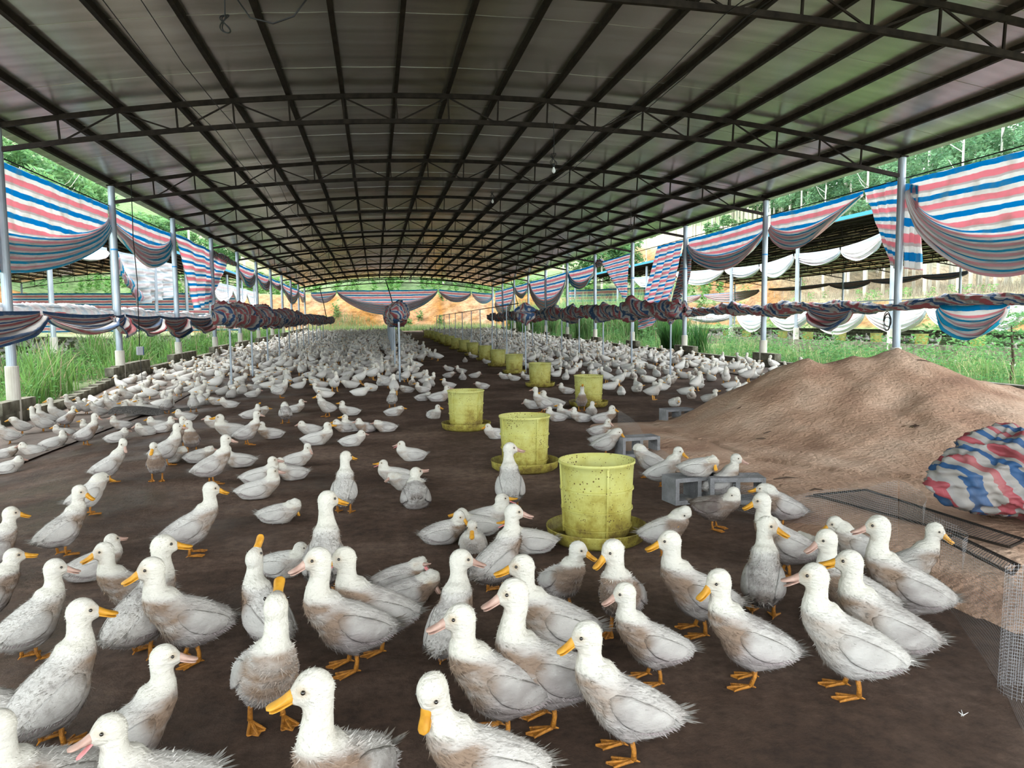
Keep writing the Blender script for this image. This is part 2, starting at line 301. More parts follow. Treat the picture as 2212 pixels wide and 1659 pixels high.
# ================================================================== ground and floor
def terr(X, Y):
    z = gz(X, np.minimum(Y, 70.))*1.0
    out = np.maximum(np.maximum(XL-.5-X, X-XR-.5), 0)
    z = z + .10*sm(out/3.)*np.sin(X*.7+Y*.31)*.8
    z = z + sm((X-36)/7.)*2.6+np.maximum(X-43, 0)*.07
    z = z + sm((-30-X)/8.)*2.6+np.maximum(-X-38, 0)*.42
    ye = 70+.6*np.sin(X*.23)+.5*np.sin(X*.61)
    z = z + sm((Y-ye)/5.5)*3.6*(1-.25*sm((X-14)/12.))+np.maximum(Y-78, 0)*.20
    return z
def build_terrain():
    xs = np.concatenate([np.linspace(-150, -40, 38), np.linspace(-39, 45, 140), np.linspace(46, 150, 50)])
    ys = np.concatenate([np.linspace(-20, 66, 90), np.linspace(66.6, 86, 60), np.linspace(88, 220, 45)])
    X, Y = np.meshgrid(xs, ys); Z = terr(X, Y)
    P3 = np.stack([X, Y, Z*0], -1)
    bankm = sm((np.abs(np.gradient(Z, axis=0)/np.gradient(Y, axis=0))-.25)/.3)
    bankx = sm((np.abs(np.gradient(Z, axis=1)/np.gradient(X, axis=1))-.25)/.3)*(X > 0)
    rough = noise3(P3, .35, 2, 4)
    inside = (X > XL-.1) & (X < XR+.1) & (Y < 67)
    Z = Z+(rough*.35)*np.maximum(bankm, bankx)*1.6+noise3(P3, 1.2, 5, 3)*.06*(~inside)
    Z = np.where(inside, Z-.25, Z)
    n = noise3(P3, .5, 9, 4)[..., None]; n2 = noise3(P3, .12, 4, 3)[..., None]; n5 = noise3(P3, 2.2, 14, 4)[..., None]
    green = np.array([.10, .16, .06])+n*.03; dry = np.array([.30, .26, .18])+n*.05; orange = np.array([.27, .145, .065])+n*.07+n5*.07
    c = green*(1-sm(n2*1.5+.2))+(.5*green+.5*dry)*sm(n2*1.5+.2)
    bm = np.clip(np.maximum(bankm, bankx)[..., None]*1.3-.25*sm(n+.3), 0, 1)
    c = c*(1-bm)+(orange*(1-sm(n5-.1)*.4)+dry*sm(n5-.1)*.4)*bm
    rt_ = sm((X-40)/4.)[..., None]*(Y < 140)[..., None]; c = c*(1-rt_*.75)+dry*rt_*.75
    c = np.clip(c, .02, .8)
    V = np.stack([X, Y, Z], -1).reshape(-1, 3); m, k = X.shape
    i = np.arange(m-1)[:, None]*k+np.arange(k-1)[None, :]
    F = np.stack([i, i+1, i+k+1, i+k], -1).reshape(-1, 4)
    o = mk('ground', V, F, M_TERR, col=c.reshape(-1, 3), smooth=True); tag(o, 'sloping open ground with green weeds and a cut orange earth bank', kind='structure')
build_terrain()
def build_floor():
    xs = np.linspace(XL+.07, XR-.07, 210); ys = np.concatenate([np.linspace(-4.5, 14, 240), np.linspace(14.15, 68, 180)])
    X, Y = np.meshgrid(xs, ys); P3 = np.stack([X, Y, X*0], -1)
    Z = gz(X, Y)+noise3(P3, 1.4, 3, 4)*.008+noise3(P3, 9., 8, 3)*.005
    V = np.stack([X, Y, Z], -1).reshape(-1, 3); m, k = X.shape
    i = np.arange(m-1)[:, None]*k+np.arange(k-1)[None, :]
    F = np.stack([i, i+1, i+k+1, i+k], -1).reshape(-1, 4)
    tag(mk('floor', V, F, M_FLOOR, smooth=True), 'dark brown damp litter floor of the duck shed', kind='structure')
    for nm, a, b_, y1 in (('trim_1', XL+.1, XL+2.1, 55), ('trim_2', XR-2.0, XR-.1, 55)):     # plastic net flooring along both walls
        xs = np.linspace(a, b_, 16); ys = np.linspace(4, y1, 160); X, Y = np.meshgrid(xs, ys)
        P3 = np.stack([X, Y, X*0], -1); Z = gz(X, Y)+.022+noise3(P3, 2.3, 6, 3)*.012
        V = np.stack([X, Y, Z], -1).reshape(-1, 3); m, k = X.shape
        i = np.arange(m-1)[:, None]*k+np.arange(k-1)[None, :]
        F = np.stack([i, i+1, i+k+1, i+k], -1).reshape(-1, 4)
        tag(mk(nm, V, F, M_NETF), 'strip of brown net flooring along the '+('left' if a < 0 else 'right')+' block wall', kind='structure')
build_floor()
# ================================================================== roof of the main shed
XC = (XL+XR)/2; HWD = (XR-XL)/2; NP = 18; DXP = (XR-XL)/NP
def ztop(X): return 4.52+.79*(1-((X-XC)/HWD)**2)
def zbot(X): return 4.14+.73*(1-((X-XC)/HWD)**2)
NX = [XL+DXP*i for i in range(NP+1)]
ORD = ['first', 'second', 'third', 'fourth', 'fifth', 'sixth', 'seventh', 'eighth', 'ninth', 'tenth', 'eleventh', 'twelfth', 'thirteenth', 'fourteenth']
def arc_bar(fn, wd, ht):
    m = MB()
    for a, b in zip(NX[:-1], NX[1:]): m.bar((a, 0, fn(a)), (b+.005, 0, fn(b)), wd, ht)
    return m
def make_truss():
    r = empty('roof_truss', (0, 0, 0))
    arc_bar(ztop, .06, .08).build('top_chord', M_STEEL, r); arc_bar(zbot, .06, .075).build('bottom_chord', M_STEEL, r)
    for i in range(1, NP):
        m = MB(); m.bar((NX[i], 0, ztop(NX[i])), (NX[i]+.02*(1 if i < NP/2 else -1), 0, zbot(NX[i])), .028); m.build('strut', M_STEEL, r)
    for i in range(1, NP):
        a = i if i % 2 == 0 else i+1; b = i+1 if i % 2 == 0 else i
        if a <= 0 or a >= NP or b >= NP: continue
        m = MB(); m.bar((NX[a], 0, ztop(NX[a])-.02), (NX[b]+(.03 if a > b else -.03), 0, zbot(NX[b])), .024); m.build('brace', M_STEEL, r)
    return r
def copy_tree(o, parent=None):
    c = o.copy(); COL.objects.link(c)
    if parent is not None: c.parent = parent
    for ch in list(o.children): copy_tree(ch, c)
    return c
t0 = make_truss(); ns = list(range(-3, 11))
for k, n in enumerate(ns):
    t = t0 if k == 0 else copy_tree(t0)
    t.location = (0, post_y(n), .62*0)
    vis = k-2
    if vis < 0: tag(t, 'dark steel arched roof truss above and behind the camera', 'truss', 'roof trusses overhead')
    else: tag(t, 'dark steel arched roof truss, %s across the shed from the front' % ORD[vis], 'truss', 'roof trusses across the shed')
YR0, YR1 = -4.5, post_y(10)+.4
for i, x in enumerate(NX):
    m = MB(); z = ztop(x)+.075; m.bar((x, YR0, z), (x, YR1, z), .06, .09)
    m.bar((x-.028, YR0, z-.04), (x-.028, YR1, z-.04), .02, .014)
    nm = ORD[i] if i < 10 else ORD[NP-i]
    side = 'left eave' if i < 10 else 'right eave'
    tag(m.build('purlin', M_STEEL), 'long dark roof purlin running down the shed, %s from the %s' % (nm, side), 'purlin', 'purlins under the foil ceiling')
def panel_mesh():
    V = []; F = []; xs = []
    for a, b in zip(NX[:-1], NX[1:]):
        for t in (0, .25, .5, .75): xs.append((a+(b-a)*t, t))
    xs = [(XL-.32, .5)]+xs+[(XR, 0), (XR+.32, .5)]
    L = BAY/5
    for j, y in enumerate((-.01, L*.5, L+.01)):
        for x, t in xs: V.append((x, y, ztop(x)+.125-.008*math.sin(math.pi*t)))
    k = len(xs); n = 3*k
    V += [(x, y, z+.04) for x, y, z in V]
    for j in range(2):
        for i in range(k-1):
            F.append((j*k+i, (j+1)*k+i, (j+1)*k+i+1, j*k+i+1)); F.append((n+j*k+i, n+j*k+i+1, n+(j+1)*k+i+1, n+(j+1)*k+i))
    for i in range(k-1): F.append((i, i+1, n+i+1, n+i)); F.append((2*k+i+1, 2*k+i, n+2*k+i, n+2*k+i+1))
    for j in range(2): F.append((j*k, n+j*k, n+(j+1)*k, (j+1)*k)); F.append((j*k+k-1, (j+1)*k+k-1, n+(j+1)*k+k-1, n+j*k+k-1))
    return V, F
ceil = empty('ceiling', (0, YR0, 0), kind='structure', label='arched silver foil ceiling of the duck shed made of overlapping sheets')
V, F = panel_mesh(); p0 = mk('roof_panel', V, F, M_FOIL, ceil, smooth=False)
npan = int((YR1-YR0)/(BAY/5))
for k in range(1, npan+1):
    o = link('roof_panel', p0.data, ceil, (0, k*BAY/5, .0045*(k % 2)))
# ------------------------------------------------------------------ posts
def make_post(zs, ztopp, tape):
    r = empty('post', (0, 0, 0))
    m = MB(); m.tube([(0, 0, -.05), (0, 0, ztopp)], .075, 16); m.build('pipe', M_GALV, r, smooth=False)
    m = MB(); m.tube([(0, 0, -.3), (0, 0, zs-.01), (0, 0, zs)], [.105, .102, .096], 18); m.build('sleeve', M_SLEEVE, r)
    m = MB(); m.box((0, 0, ztopp), (.16, .16, .03)); m.build('cap_plate', M_STEEL, r)
    if tape:
        m = MB(); m.tube([(0, 0, tape), (0, 0, tape+.035)], .0775, 16, cap=False); m.build('tape_band', M_BLUE, r)
    return r
for side, X in (('left', XL), ('right', XR)):
    for n in range(-3, 11):
        y = post_y(n); z = float(gz(X+(.3 if side == 'left' else -.3), y))
        p = make_post(.72+z*.2-(z if z < 0 else 0), 4.52-z, (3.05-z) if n >= 1 and n < 4 else 0); p.location = (X, y, z)
        if n < 0: tag(p, 'galvanised pipe post of the %s side nearest the camera, outside the frame' % side, 'post', 'posts beside the camera')
        else: tag(p, 'galvanised pipe post in a pale sleeve on the %s side, %s from the front' % (side, ORD[n]), 'post', 'posts of the %s side' % side)
# ------------------------------------------------------------------ low block walls
def block_wall(side, X):
    wl = empty('wall_'+side, (X, 0, 0), kind='structure', label='low wall of weathered concrete blocks along the %s side of the shed' % side)
    V = MB(); V.box((0, 0, 0), (.19, .385, .19)); v = np.array(V.V)
    v[:, 0] *= 1+.02*np.sign(v[:, 2]); b0 = None
    st = MB(); cnt = 0
    y = 3.2
    while y < post_y(10)+1:
        n = (y-Y0)/BAY; z0 = float(gz(X+(.3 if side == 'left' else -.3), y))
        extra = 0
        f = n-math.floor(n)
        if f > .86 or f < .09: extra = 1                    # raised pier at each post
        elif side == 'left' and n > 1 and f < .38: extra = 1
        for c in range(2+extra):
            loc = (0+random.uniform(-.006, .006), y+.2*(c % 2), z0-.10+.195*c)
            if cnt < 290:
                if b0 is None: b0 = V.build('block', M_CONC, wl); b0.location = loc
                else:
                    o = link('block', b0.data, wl, loc); o.rotation_euler = (0, 0, random.uniform(-.02, .02))
                cnt += 1
            else: st.box(loc, (.19, .385, .19))
        y += .395
    if st.V: tag(st.build('far_blocks', M_CONC, wl), kind='stuff')
block_wall('left', XL); block_wall('right', XR)

# ================================================================== tarpaulins
def layers(o, v=None):
    a = o.data.attributes.new('single', 'FLOAT', 'POINT'); n = len(o.data.vertices)
    a.data.foreach_set('value', np.ones(n, np.float32) if v is None else np.asarray(v, np.float32).ravel())
def cloth(name, fn, nu, nv, L, D, m, parent=None, label=None, group=None, thick=True, lay=None):
    u = np.linspace(0, 1, nu); v = np.linspace(0, 1, nv); U, W = np.meshgrid(u, v)
    Pn = fn(U, W); V = Pn.reshape(-1, 3)
    i = np.arange(nv-1)[:, None]*nu+np.arange(nu-1)[None, :]
    F = np.stack([i, i+1, i+nu+1, i+nu], -1).reshape(-1, 4)
    uv = np.stack([U*L, W*D], -1).reshape(-1, 2)
    o = mk(name, V, F, m, parent, uv=uv, smooth=True); layers(o, lay(U, W) if lay else None)
    if thick:
        md = o.modifiers.new('thickness', 'SOLIDIFY'); md.thickness = .004
    if label: tag(o, label, 'tarpaulin', group)
    return o
def swag(A, B, zl, zr, depth, out=(1, 0, 0), D=2.2, free=.55, gl=.25, gr=.25, skew=.5, m=None, amp=.05, seed=0, label=None, name='tarpaulin', nu=70, nv=60, group=None, parent=None, pw=.62, hem=.1):
    """cloth hung from the straight edge A-B whose lower edge is tied up at both ends; gl/gr drop at the ends, depth in between"""
    A = np.array(A, float); B = np.array(B, float); L = np.linalg.norm(B-A); out = np.array(out, float)
    def fn(U, W):
        us = U**(math.log(.5)/math.log(skew))
        bot = gl*(1-U)+gr*U+(depth-(gl*(1-U)+gr*U))*np.sin(np.pi*us)**pw
        s = W*D; t = s/np.maximum(bot, .05); k = free
        rem = np.maximum(t-k, 0); tmax = D/np.maximum(bot, .05)
        g = np.where(t < k, t, k+(1-k)*rem/np.maximum(tmax-k, 1e-3))
        g = np.where(tmax < 1, W, g)
        z = -bot*g
        comp = np.clip((tmax-1)*.8, 0, 1.5)*sm((g-k)/(1-k)*1.2)
        fold = np.sin(s*17+seed+U*3)*amp*comp+np.sin(s*31+seed*2)*amp*.4*comp
        wr = noise3(np.stack([U*L*1.2, W*D*2.4, U*0+seed], -1), 2.0, seed, 4)*.025
        endg = np.exp(-((U)/.10)**2)+np.exp(-((1-U)/.10)**2)
        sag = -.04*np.sin(np.pi*U)
        Pn = A+(B-A)*U[..., None]
        Pn = Pn+out*((fold+wr+hem*sm((g-k)/(1-k))*comp*.6)*(1-.5*endg))[..., None]
        Pn[..., 2] += z+sag+np.cos(s*17+seed+U*3)*amp*.25*comp
        return Pn
    def lay(U, W):
        us = U**(math.log(.5)/math.log(skew)); bot = gl*(1-U)+gr*U+(depth-(gl*(1-U)+gr*U))*np.sin(np.pi*us)**pw
        tmax = D/np.maximum(bot, .05); t = W*D/np.maximum(bot, .05)
        return 1-.93*sm((t-free)/np.maximum(.35*(tmax-free), .15))*np.clip((tmax-1)*3, 0, 1)
    return cloth(name, fn, nu, nv, L, D, m or M_TARP, parent, label, group, lay=lay)
def roll(pts, rad, seed=0, label=None, name='rolled_tarpaulin', twist=3., m=None, nseg=None, ntie=0, n=26, group=None, stripe=1.0, cat='tarpaulin', parent=None):
    """tarpaulin twisted into a rope along pts"""
    P = np.array(pts, float); L = np.sum(np.linalg.norm(np.diff(P, axis=0), axis=1)); nseg = nseg or int(L*14)
    d = np.concatenate([[0], np.cumsum(np.linalg.norm(np.diff(P, axis=0), axis=1))]); s = np.linspace(0, L, nseg)
    C = np.stack([np.interp(s, d, P[:, k]) for k in range(3)], -1)
    rad = np.interp(s, np.linspace(0, L, len(np.atleast_1d(rad))), np.atleast_1d(rad))
    T = np.gradient(C, axis=0); T /= np.linalg.norm(T, axis=1)[:, None]; S = np.cross(T, [0, 0, 1.]); S /= np.linalg.norm(S, axis=1)[:, None]; U = np.cross(S, T)
    a = np.linspace(0, 2*math.pi, n+1); A, SS = np.meshgrid(a, s)
    ph = A+SS*twist
    r = rad[:, None]*(1+.16*np.sin(2*ph+seed)+.12*np.sin(5*ph+np.sin(SS*3+seed)*1.5)+.07*np.sin(9*ph))
    r = r*(1+.18*np.sin(SS*2.1+seed)+.10*np.sin(SS*5.3+seed*2))
    if ntie:
        for q in np.linspace(.5, L-.5, ntie): r = r*(1-.35*np.exp(-((SS-q)/.12)**2))
    endr = np.minimum(1, np.minimum(SS/.16, (L-SS)/.16)*.9+.1)**.5; r = r*endr
    cr_ = noise3(np.stack([np.cos(A)*1.4, np.sin(A)*1.4, SS*2.2+seed], -1), 2.2, seed, 4); r = r*(1+.30*cr_)
    sag = -.04*np.sin(SS*1.35+seed)
    V = C[:, None, :]+S[:, None, :]*(np.cos(A)*r)[..., None]+U[:, None, :]*(np.sin(A)*r+sag)[..., None]
    i = np.arange(nseg-1)[:, None]*(n+1)+np.arange(n)[None, :]
    F = np.stack([i, i+1, i+n+2, i+n+1], -1).reshape(-1, 4)
    uv = np.stack([SS+.1*A, (ph*.13+.22*SS+.16*cr_+.25*(1-endr)+.06*np.sin(SS*4+A))*stripe], -1).reshape(-1, 2)
    o = mk(name, V.reshape(-1, 3), F, m or M_TARPD, parent, uv=uv, smooth=True); layers(o)
    if label: tag(o, label, cat, group)
    return o
def sheet(corners, D, L, seed=0, amp=.06, folds=5, label=None, m=None, name='tarpaulin', nu=50, nv=60, out=(1, 0, 0), parent=None, group=None, crumple=.05, uvrot=False):
    """hanging sheet between four corners tl,tr,br,bl with vertical folds"""
    tl, tr, br, bl = [np.array(c, float) for c in corners]; out = np.array(out, float)
    def fn(U, W):
        Pn = (tl*(1-U[..., None])+tr*U[..., None])*(1-W[..., None])+(bl*(1-U[..., None])+br*U[..., None])*W[..., None]
        f = np.sin(U*folds*2*np.pi+seed+W*1.2+.8*np.sin(W*4+seed))*amp*(.3+W)
        f = f+noise3(np.stack([U*3, W*3, U*0+seed], -1), 2., seed, 4)*crumple
        Pn = Pn+out*f[..., None]
        return Pn
    return cloth(name, fn, nu, nv, L, D, m or M_TARP, parent, label, group)
XO = XL-.09; XI = XR+.09
def wz(n): return 0.0
zt = 4.07
TL = 'left'
# left side, upper
swag((XO, post_y(-1), zt), (XO, post_y(1), zt), 0, 0, 1.85, gl=.6, gr=.42, D=2.9, free=.62, skew=.45, amp=.05, seed=1, nu=110, nv=90, label='large blue, white and pink striped tarpaulin swag hanging on the near left side')
swag((XO, post_y(1)+.05, zt), (XO, post_y(2), zt), 0, 0, 1.15, gl=.42, gr=.30, D=2.2, free=.45, skew=.55, seed=2, label='striped tarpaulin swag between the second and third left posts')
def lw(x, y): return PXp(x, y, XO)
sheet((lw(372, 500), lw(492, 560), lw(452, 655), lw(425, 672)), 2.6, 3, 3, .07, 4, 'crumpled striped tarpaulin hanging to a point beside the fourth left post', crumple=.10)
roll([lw(455, 545), lw(485, 560), lw(512, 571)], .10, 2, 'twisted striped tarpaulin edge tied along the fourth to fifth left posts')
def low_y(X, px):  # position along a side wall for an image column
    return PXp(px, 650, X)[1]
for k, (a, b, dep, lab) in enumerate([(513, 551, .95, 'pointed striped tarpaulin swag after the fifth left post'), (553, 582, .85, 'striped tarpaulin swag after the sixth left post'), (584, 606, .6, 'small striped tarpaulin swag after the seventh left post'), (608, 643, 1.25, 'striped tarpaulin swag hanging past the eighth left post'), (645, 659, .9, 'farthest small striped tarpaulin swag of the left side')]):
    swag((XO, low_y(XO, a), zt), (XO, low_y(XO, b), zt), 0, 0, dep, gl=.3, gr=.3, D=1.9, free=.4, seed=4+k, nu=40, nv=40, label=lab, skew=.6)
# right side, upper
def rw(x, y): return PXp(x, y, XI)
swag((XI, post_y(-1), zt+.02), (XI, post_y(0)-.12, zt), 0, 0, 2.05, out=(-1, 0, 0), gl=.5, gr=.28, D=3.1, free=.62, skew=.52, amp=.06, seed=11, nu=120, nv=100, label='largest striped tarpaulin swag, hanging at the near right beyond the sand heap')
sheet((rw(1951, 395), rw(1985, 400), rw(1990, 584), rw(1958, 580)), 1.0, 2.0, 5, .05, 3, 'narrow striped tarpaulin end hanging straight down beside the nearest right post', crumple=.03, out=(-1, 0, 0), nu=40)
sheet((rw(1866, 408), rw(1946, 388), rw(1946, 586), rw(1925, 566)), 2.0, 2.2, 7, .05, 3, 'striped tarpaulin tapering to a point left of the nearest right post', crumple=.07, out=(-1, 0, 0))
yk = rw(1864, 420)[1]
swag((XI, yk, zt+.02), (XI, post_y(1)-.1, zt+.05), 0, 0, 1.0, out=(-1, 0, 0), gl=.12, gr=.45, D=1.9, free=.5, skew=.68, seed=12, label='striped tarpaulin swag with a rolled hem right of the second right post')
swag((XI, post_y(1)+.05, zt+.05), (XI, post_y(2)-.05, zt), 0, 0, 1.22, out=(-1, 0, 0), gl=.3, gr=.28, D=2.3, free=.55, skew=.48, seed=13, label='striped tarpaulin swag between the second and third right posts')
sheet((rw(1421, 532), rw(1476, 518), rw(1443, 660), rw(1379, 708)), 3.6, 2.0, 9, .10, 3.5, 'tall striped tarpaulin sheet hanging left of the third right post', crumple=.05, out=(-1, 0, 0))
sheet((rw(1478, 525), rw(1497, 540), rw(1480, 625), rw(1452, 665)), 3., 1.6, 4, .07, 3, 'narrow folded striped tarpaulin hanging behind the third right post', crumple=.05, out=(-1, 0, 0), m=M_TARPD, nu=30)
sheet((rw(1299, 566), rw(1362, 547), rw(1352, 645), rw(1344, 643)), 3.4, 2.6, 3, .03, 2, 'triangular striped tarpaulin hanging left of the fourth right post', crumple=.04, out=(-1, 0, 0))
for k, (a, b, dep, gl, lab) in enumerate([(1229, 1287, 1.05, .15, 'rounded striped tarpaulin swag right of the sixth right post'), (1145, 1226, 2.1, .15, 'wide deep striped tarpaulin swag across the seventh right post'), (1114, 1143, 1.0, .2, 'small striped tarpaulin swag before the eighth right post'), (1070, 1112, 2.4, 1.2, 'striped tarpaulin hanging low at the far right corner')]):
    swag((XI, low_y(XI, b), zt), (XI, low_y(XI, a), zt), 0, 0, dep, out=(-1, 0, 0), gl=.2, gr=gl, D=dep+.7, free=.6, seed=21+k, nu=50, nv=44, label=lab)
roll([rw(1290, 570), rw(1302, 566)], .16, 3, 'knot of striped tarpaulin tied at the fifth right post')
# far end
YE = post_y(10)+.1
def ew(x, y): return PYp(x, y, YE)
EA = [(728, 627, 945, 625, 2.15, 'wide striped tarpaulin swag across the far end opening', .12, 3.4), (672, 632, 726, 628, .95, 'small striped tarpaulin swag left of the wide far end swag', .2, 1.7), (948, 625, 1017, 630, 1.0, 'small striped tarpaulin swag right of the wide far end swag', .15, 1.8), (1019, 630, 1067, 634, .95, 'small striped tarpaulin swag in the far right corner of the end opening', .15, 1.8)]
for k, (xa, ya, xb, yb, dep, lab, g, D) in enumerate(EA):
    swag(ew(xa, ya), ew(xb, yb), 0, 0, dep, out=(0, -1, 0), gl=g, gr=g, D=D, free=.5, seed=31+k, label=lab, nu=90 if k == 0 else 40, amp=.07)
# low tarpaulins along the sides
def rail(pts): return [PXp(x, y, X_) for x, y, X_ in pts]
zlow = 1.58
def lowswags(X, out, segs, labs, m=None):
    for (ya, yb, dep, mm), lab in zip(segs, labs):
        swag((X, ya, zlow), (X, yb, zlow), 0, 0, dep, out=out, gl=.14, gr=.14, D=1.25, free=.2, seed=ya, amp=.05, label=lab, nu=60, nv=40, m=mm, hem=.25)
yl = [low_y(XO, q) for q in (2, 68, 212, 240, 325, 385, 440)]
lowswags(XL+.12, (1, 0, 0), [(8.6, yl[1]-.2, .62, M_TARPD), (yl[1]-.1, yl[2]+.3, .42, M_TARPD), (yl[2], yl[3]+.2, .5, M_TARPD), (yl[3]+.3, yl[4], .5, M_TARPD), (yl[4], yl[5], .62, M_TARPD), (yl[5], yl[6], .5, M_TARPD)],
         ['low striped tarpaulin swag at the left edge by the nearest left post', 'long sagging striped tarpaulin on the low left rail before the second post', 'short striped tarpaulin fold just before the second left post', 'low striped tarpaulin swag just after the second left post', 'low crumpled striped tarpaulin fold with two points before the third left post', 'low ragged striped tarpaulin bunch between the third and fourth left posts'])
roll([(XO-.05, 7, 1.63), (XO-.05, yl[3], 1.63), (XO-.05, yl[6]+1, 1.6)], .09, 5, 'pale rolled tarpaulin lying along the low left rail', m=M_TARPW)
yr = [low_y(XI, q) for q in (2212, 2200, 2047, 1930, 1830, 1760, 1650, 1560, 1485)]
roll([(XI-.1, 8, 1.62), (XI-.1, yr[2], 1.58), (XI-.1, yr[4], 1.56), (XI-.1, yr[6], 1.60), (XI-.1, yr[8]+.4, 1.62)], [.11, .10, .09, .12, .16, .13, .12], 6, 'rolled striped tarpaulin along the low right rail from the sand heap to the third post', twist=1.2)
swag((XI-.16, yr[1], 1.58), (XI-.16, yr[2], 1.56), 0, 0, .62, out=(-1, 0, 0), gl=.12, gr=.12, D=1.3, free=.3, seed=3, amp=.05, label='low striped tarpaulin swag at the right edge above the sand heap')
swag((XI-.2, low_y(XI, 1860), 1.56), (XI-.2, low_y(XI, 1765), 1.62), 0, 0, .5, out=(-1, 0, 0), gl=.12, gr=.2, D=1.3, free=.2, seed=5, amp=.07, label='bunched red striped tarpaulin fold on the low right rail left of the nearest post', m=M_TARPD)
sheet((PXp(1378, 690, XI-.1), PXp(1438, 668, XI-.1), PXp(1410, 702, XI-.1), PXp(1380, 713, XI-.1)), 1.2, 1.4, 5, .04, 2, 'loose lower corner of striped tarpaulin under the low right rail', out=(-1, 0, 0), nu=24, nv=24)
def rr(a, b): return (XI-.1, low_y(XI, a), b)
roll([rr(1362, 1.62), rr(1300, 1.68), rr(1190, 1.8)], .12, 8, 'loose striped tarpaulin roll on the low rail behind the fourth and fifth right posts', m=M_TARP)
# ------------------------------------------------------------------ inner rails on thin posts with bundled tarpaulin
def line_posts(X, pxs, zt_, lab, grp, rad=.022):
    for i, px in enumerate(pxs):
        y = PXp(px, 680, X)[1]; z = float(gz(X, y)); m = MB()
        lean = random.uniform(-.02, .02)
        m.tube([(lean, 0, zt_+.012*(y-16)*0-z), (0, 0, -.05)], rad, 8)
        o = m.build('thin_pipe', M_GALV, loc=(X, y, z))
        tag(o, 'thin galvanised pipe, %s from the front %s' % (ORD[i], lab), 'pipe', grp)
line_posts(-3.02, [494, 541, 575, 601, 623, 640, 654, 665, 675, 683, 690, 697], 1.55, 'under the left bundled tarpaulin', 'thin pipes of the left inner rail')
CPX = [861, 851, 847.5, 845, 843, 841.5, 840, 838.5, 837]; CPT = [tuple(PYp(px, 680, 16.6+3.6*k)[:2]) for k, px in enumerate(CPX)]
for k, (x, y) in enumerate(CPT):
    z = float(gz(x, y)); m = MB(); m.tube([(0, 0, 1.55-z), (0, 0, -.05)], .022, 8); tag(m.build('thin_pipe', M_GALV, loc=(x, y, z)), 'thin galvanised pipe, %s from the front in the central pipe row' % ORD[k], 'pipe', 'thin pipes of the central row')
line_posts(6.62, [1449, 1365, 1303, 1251, 1213, 1181, 1150, 1128, 1105, 1088, 1072], 1.62, 'under the right bundled tarpaulin', 'thin pipes of the right inner rail')
line_posts(3.72, [1135, 1094, 1062, 1038, 1018, 999, 983, 970, 959, 950, 943], 1.78, 'in the row behind the yellow feeders', 'thin pipes of the feeder row', .017)
def yl_(X, px): return PXp(px, 680, X)[1]
roll([(-3.02, yl_(-3.02, 486), 1.50), (-3.02, yl_(-3.02, 620), 1.52), (-3.02, 56, 1.56)], [.20, .24, .22, .20, .17, .19, .18, .16, .16], 3, 'long striped tarpaulin twisted into a rope on the left inner rail', twist=2.4, ntie=8)
m_ = roll([(-3.12, yl_(-3.0, 474), 1.62), (-3.0, yl_(-3.0, 486), 1.48), (-2.95, yl_(-3., 497), 1.22)], [.05, .22, .2, .08], 9, 'ragged end of striped tarpaulin drooping from the left bundle', twist=4)
roll([(CPT[0][0], CPT[0][1]-.3, 1.50), (CPT[2][0], CPT[2][1], 1.52), (CPT[-1][0], CPT[-1][1], 1.58)], [.21, .19, .17, .16, .16], 4, 'bundled striped tarpaulin seen end-on above the central pipe row', twist=3.1, ntie=6)
roll([(.33, 16.35, 1.62), (.66, 16.4, 1.60)], [.14, .2, .14], 14, 'bulging knot of striped tarpaulin on the nearest central pipe', twist=4)
roll([(6.62, yl_(6.62, 1478), 1.56), (6.62, yl_(6.62, 1350), 1.58), (6.62, yl_(6.62, 1200), 1.60), (6.62, yl_(6.62, 1058), 1.62)], [.17, .23, .20, .22, .21, .2, .19, .18, .17], 7, 'long striped tarpaulin twisted into a rope on the right inner rail', twist=1.5, ntie=9)
roll([(6.5, yl_(6.62, 1478), 1.62), (6.6, yl_(6.62, 1452), 1.42), (6.62, yl_(6.62, 1449), 1.2)], [.16, .22, .10], 10, 'knotted striped tarpaulin tail on the nearest pipe of the right inner rail', twist=5)
roll([(3.72, yl_(3.72, 1135), 1.80), (3.72, yl_(3.72, 1135)-.02, 1.55), (3.74, yl_(3.72, 1135), 1.22)], [.10, .24, .20, .06], 2, 'blue and white striped tarpaulin cap tied over the nearest pipe of the feeder row', twist=.4, n=24, nseg=30)
m = MB(); ya, yb = yl_(3.72, 1120), yl_(3.72, 938)
m.tube([(3.72, ya, 1.80), (3.72, (ya+yb)/2, 1.76), (3.72, yb, 1.74)], .014, 6); tag(m.build('rail_pipe', M_STEEL), 'thin dark rail on the pipes behind the yellow feeders', 'rail')
m = MB(); m.tube([(XI-.02, 8, 1.68), (XI-.02, 40, 1.72)], .012, 6); tag(m.build('rail_wire', M_GALV), 'taut wire carrying the low tarpaulins on the right side', 'wire')
m = MB(); m.tube([(XO, 8, 1.66), (XO, 40, 1.70)], .012, 6); tag(m.build('rail_wire', M_GALV), 'taut wire carrying the low tarpaulins on the left side', 'wire')
m = MB(); m.tube([(XO+.03, 5, zt), (XO+.03, 66, zt)], .012, 6); tag(m.build('rail_wire', M_CABLE), 'dark wire carrying the upper tarpaulins on the left side', 'wire')
m = MB(); m.tube([(XI-.03, 5, zt+.03), (XI-.03, 66, zt+.03)], .012, 6); tag(m.build('rail_wire', M_CABLE), 'dark wire carrying the upper tarpaulins on the right side', 'wire')


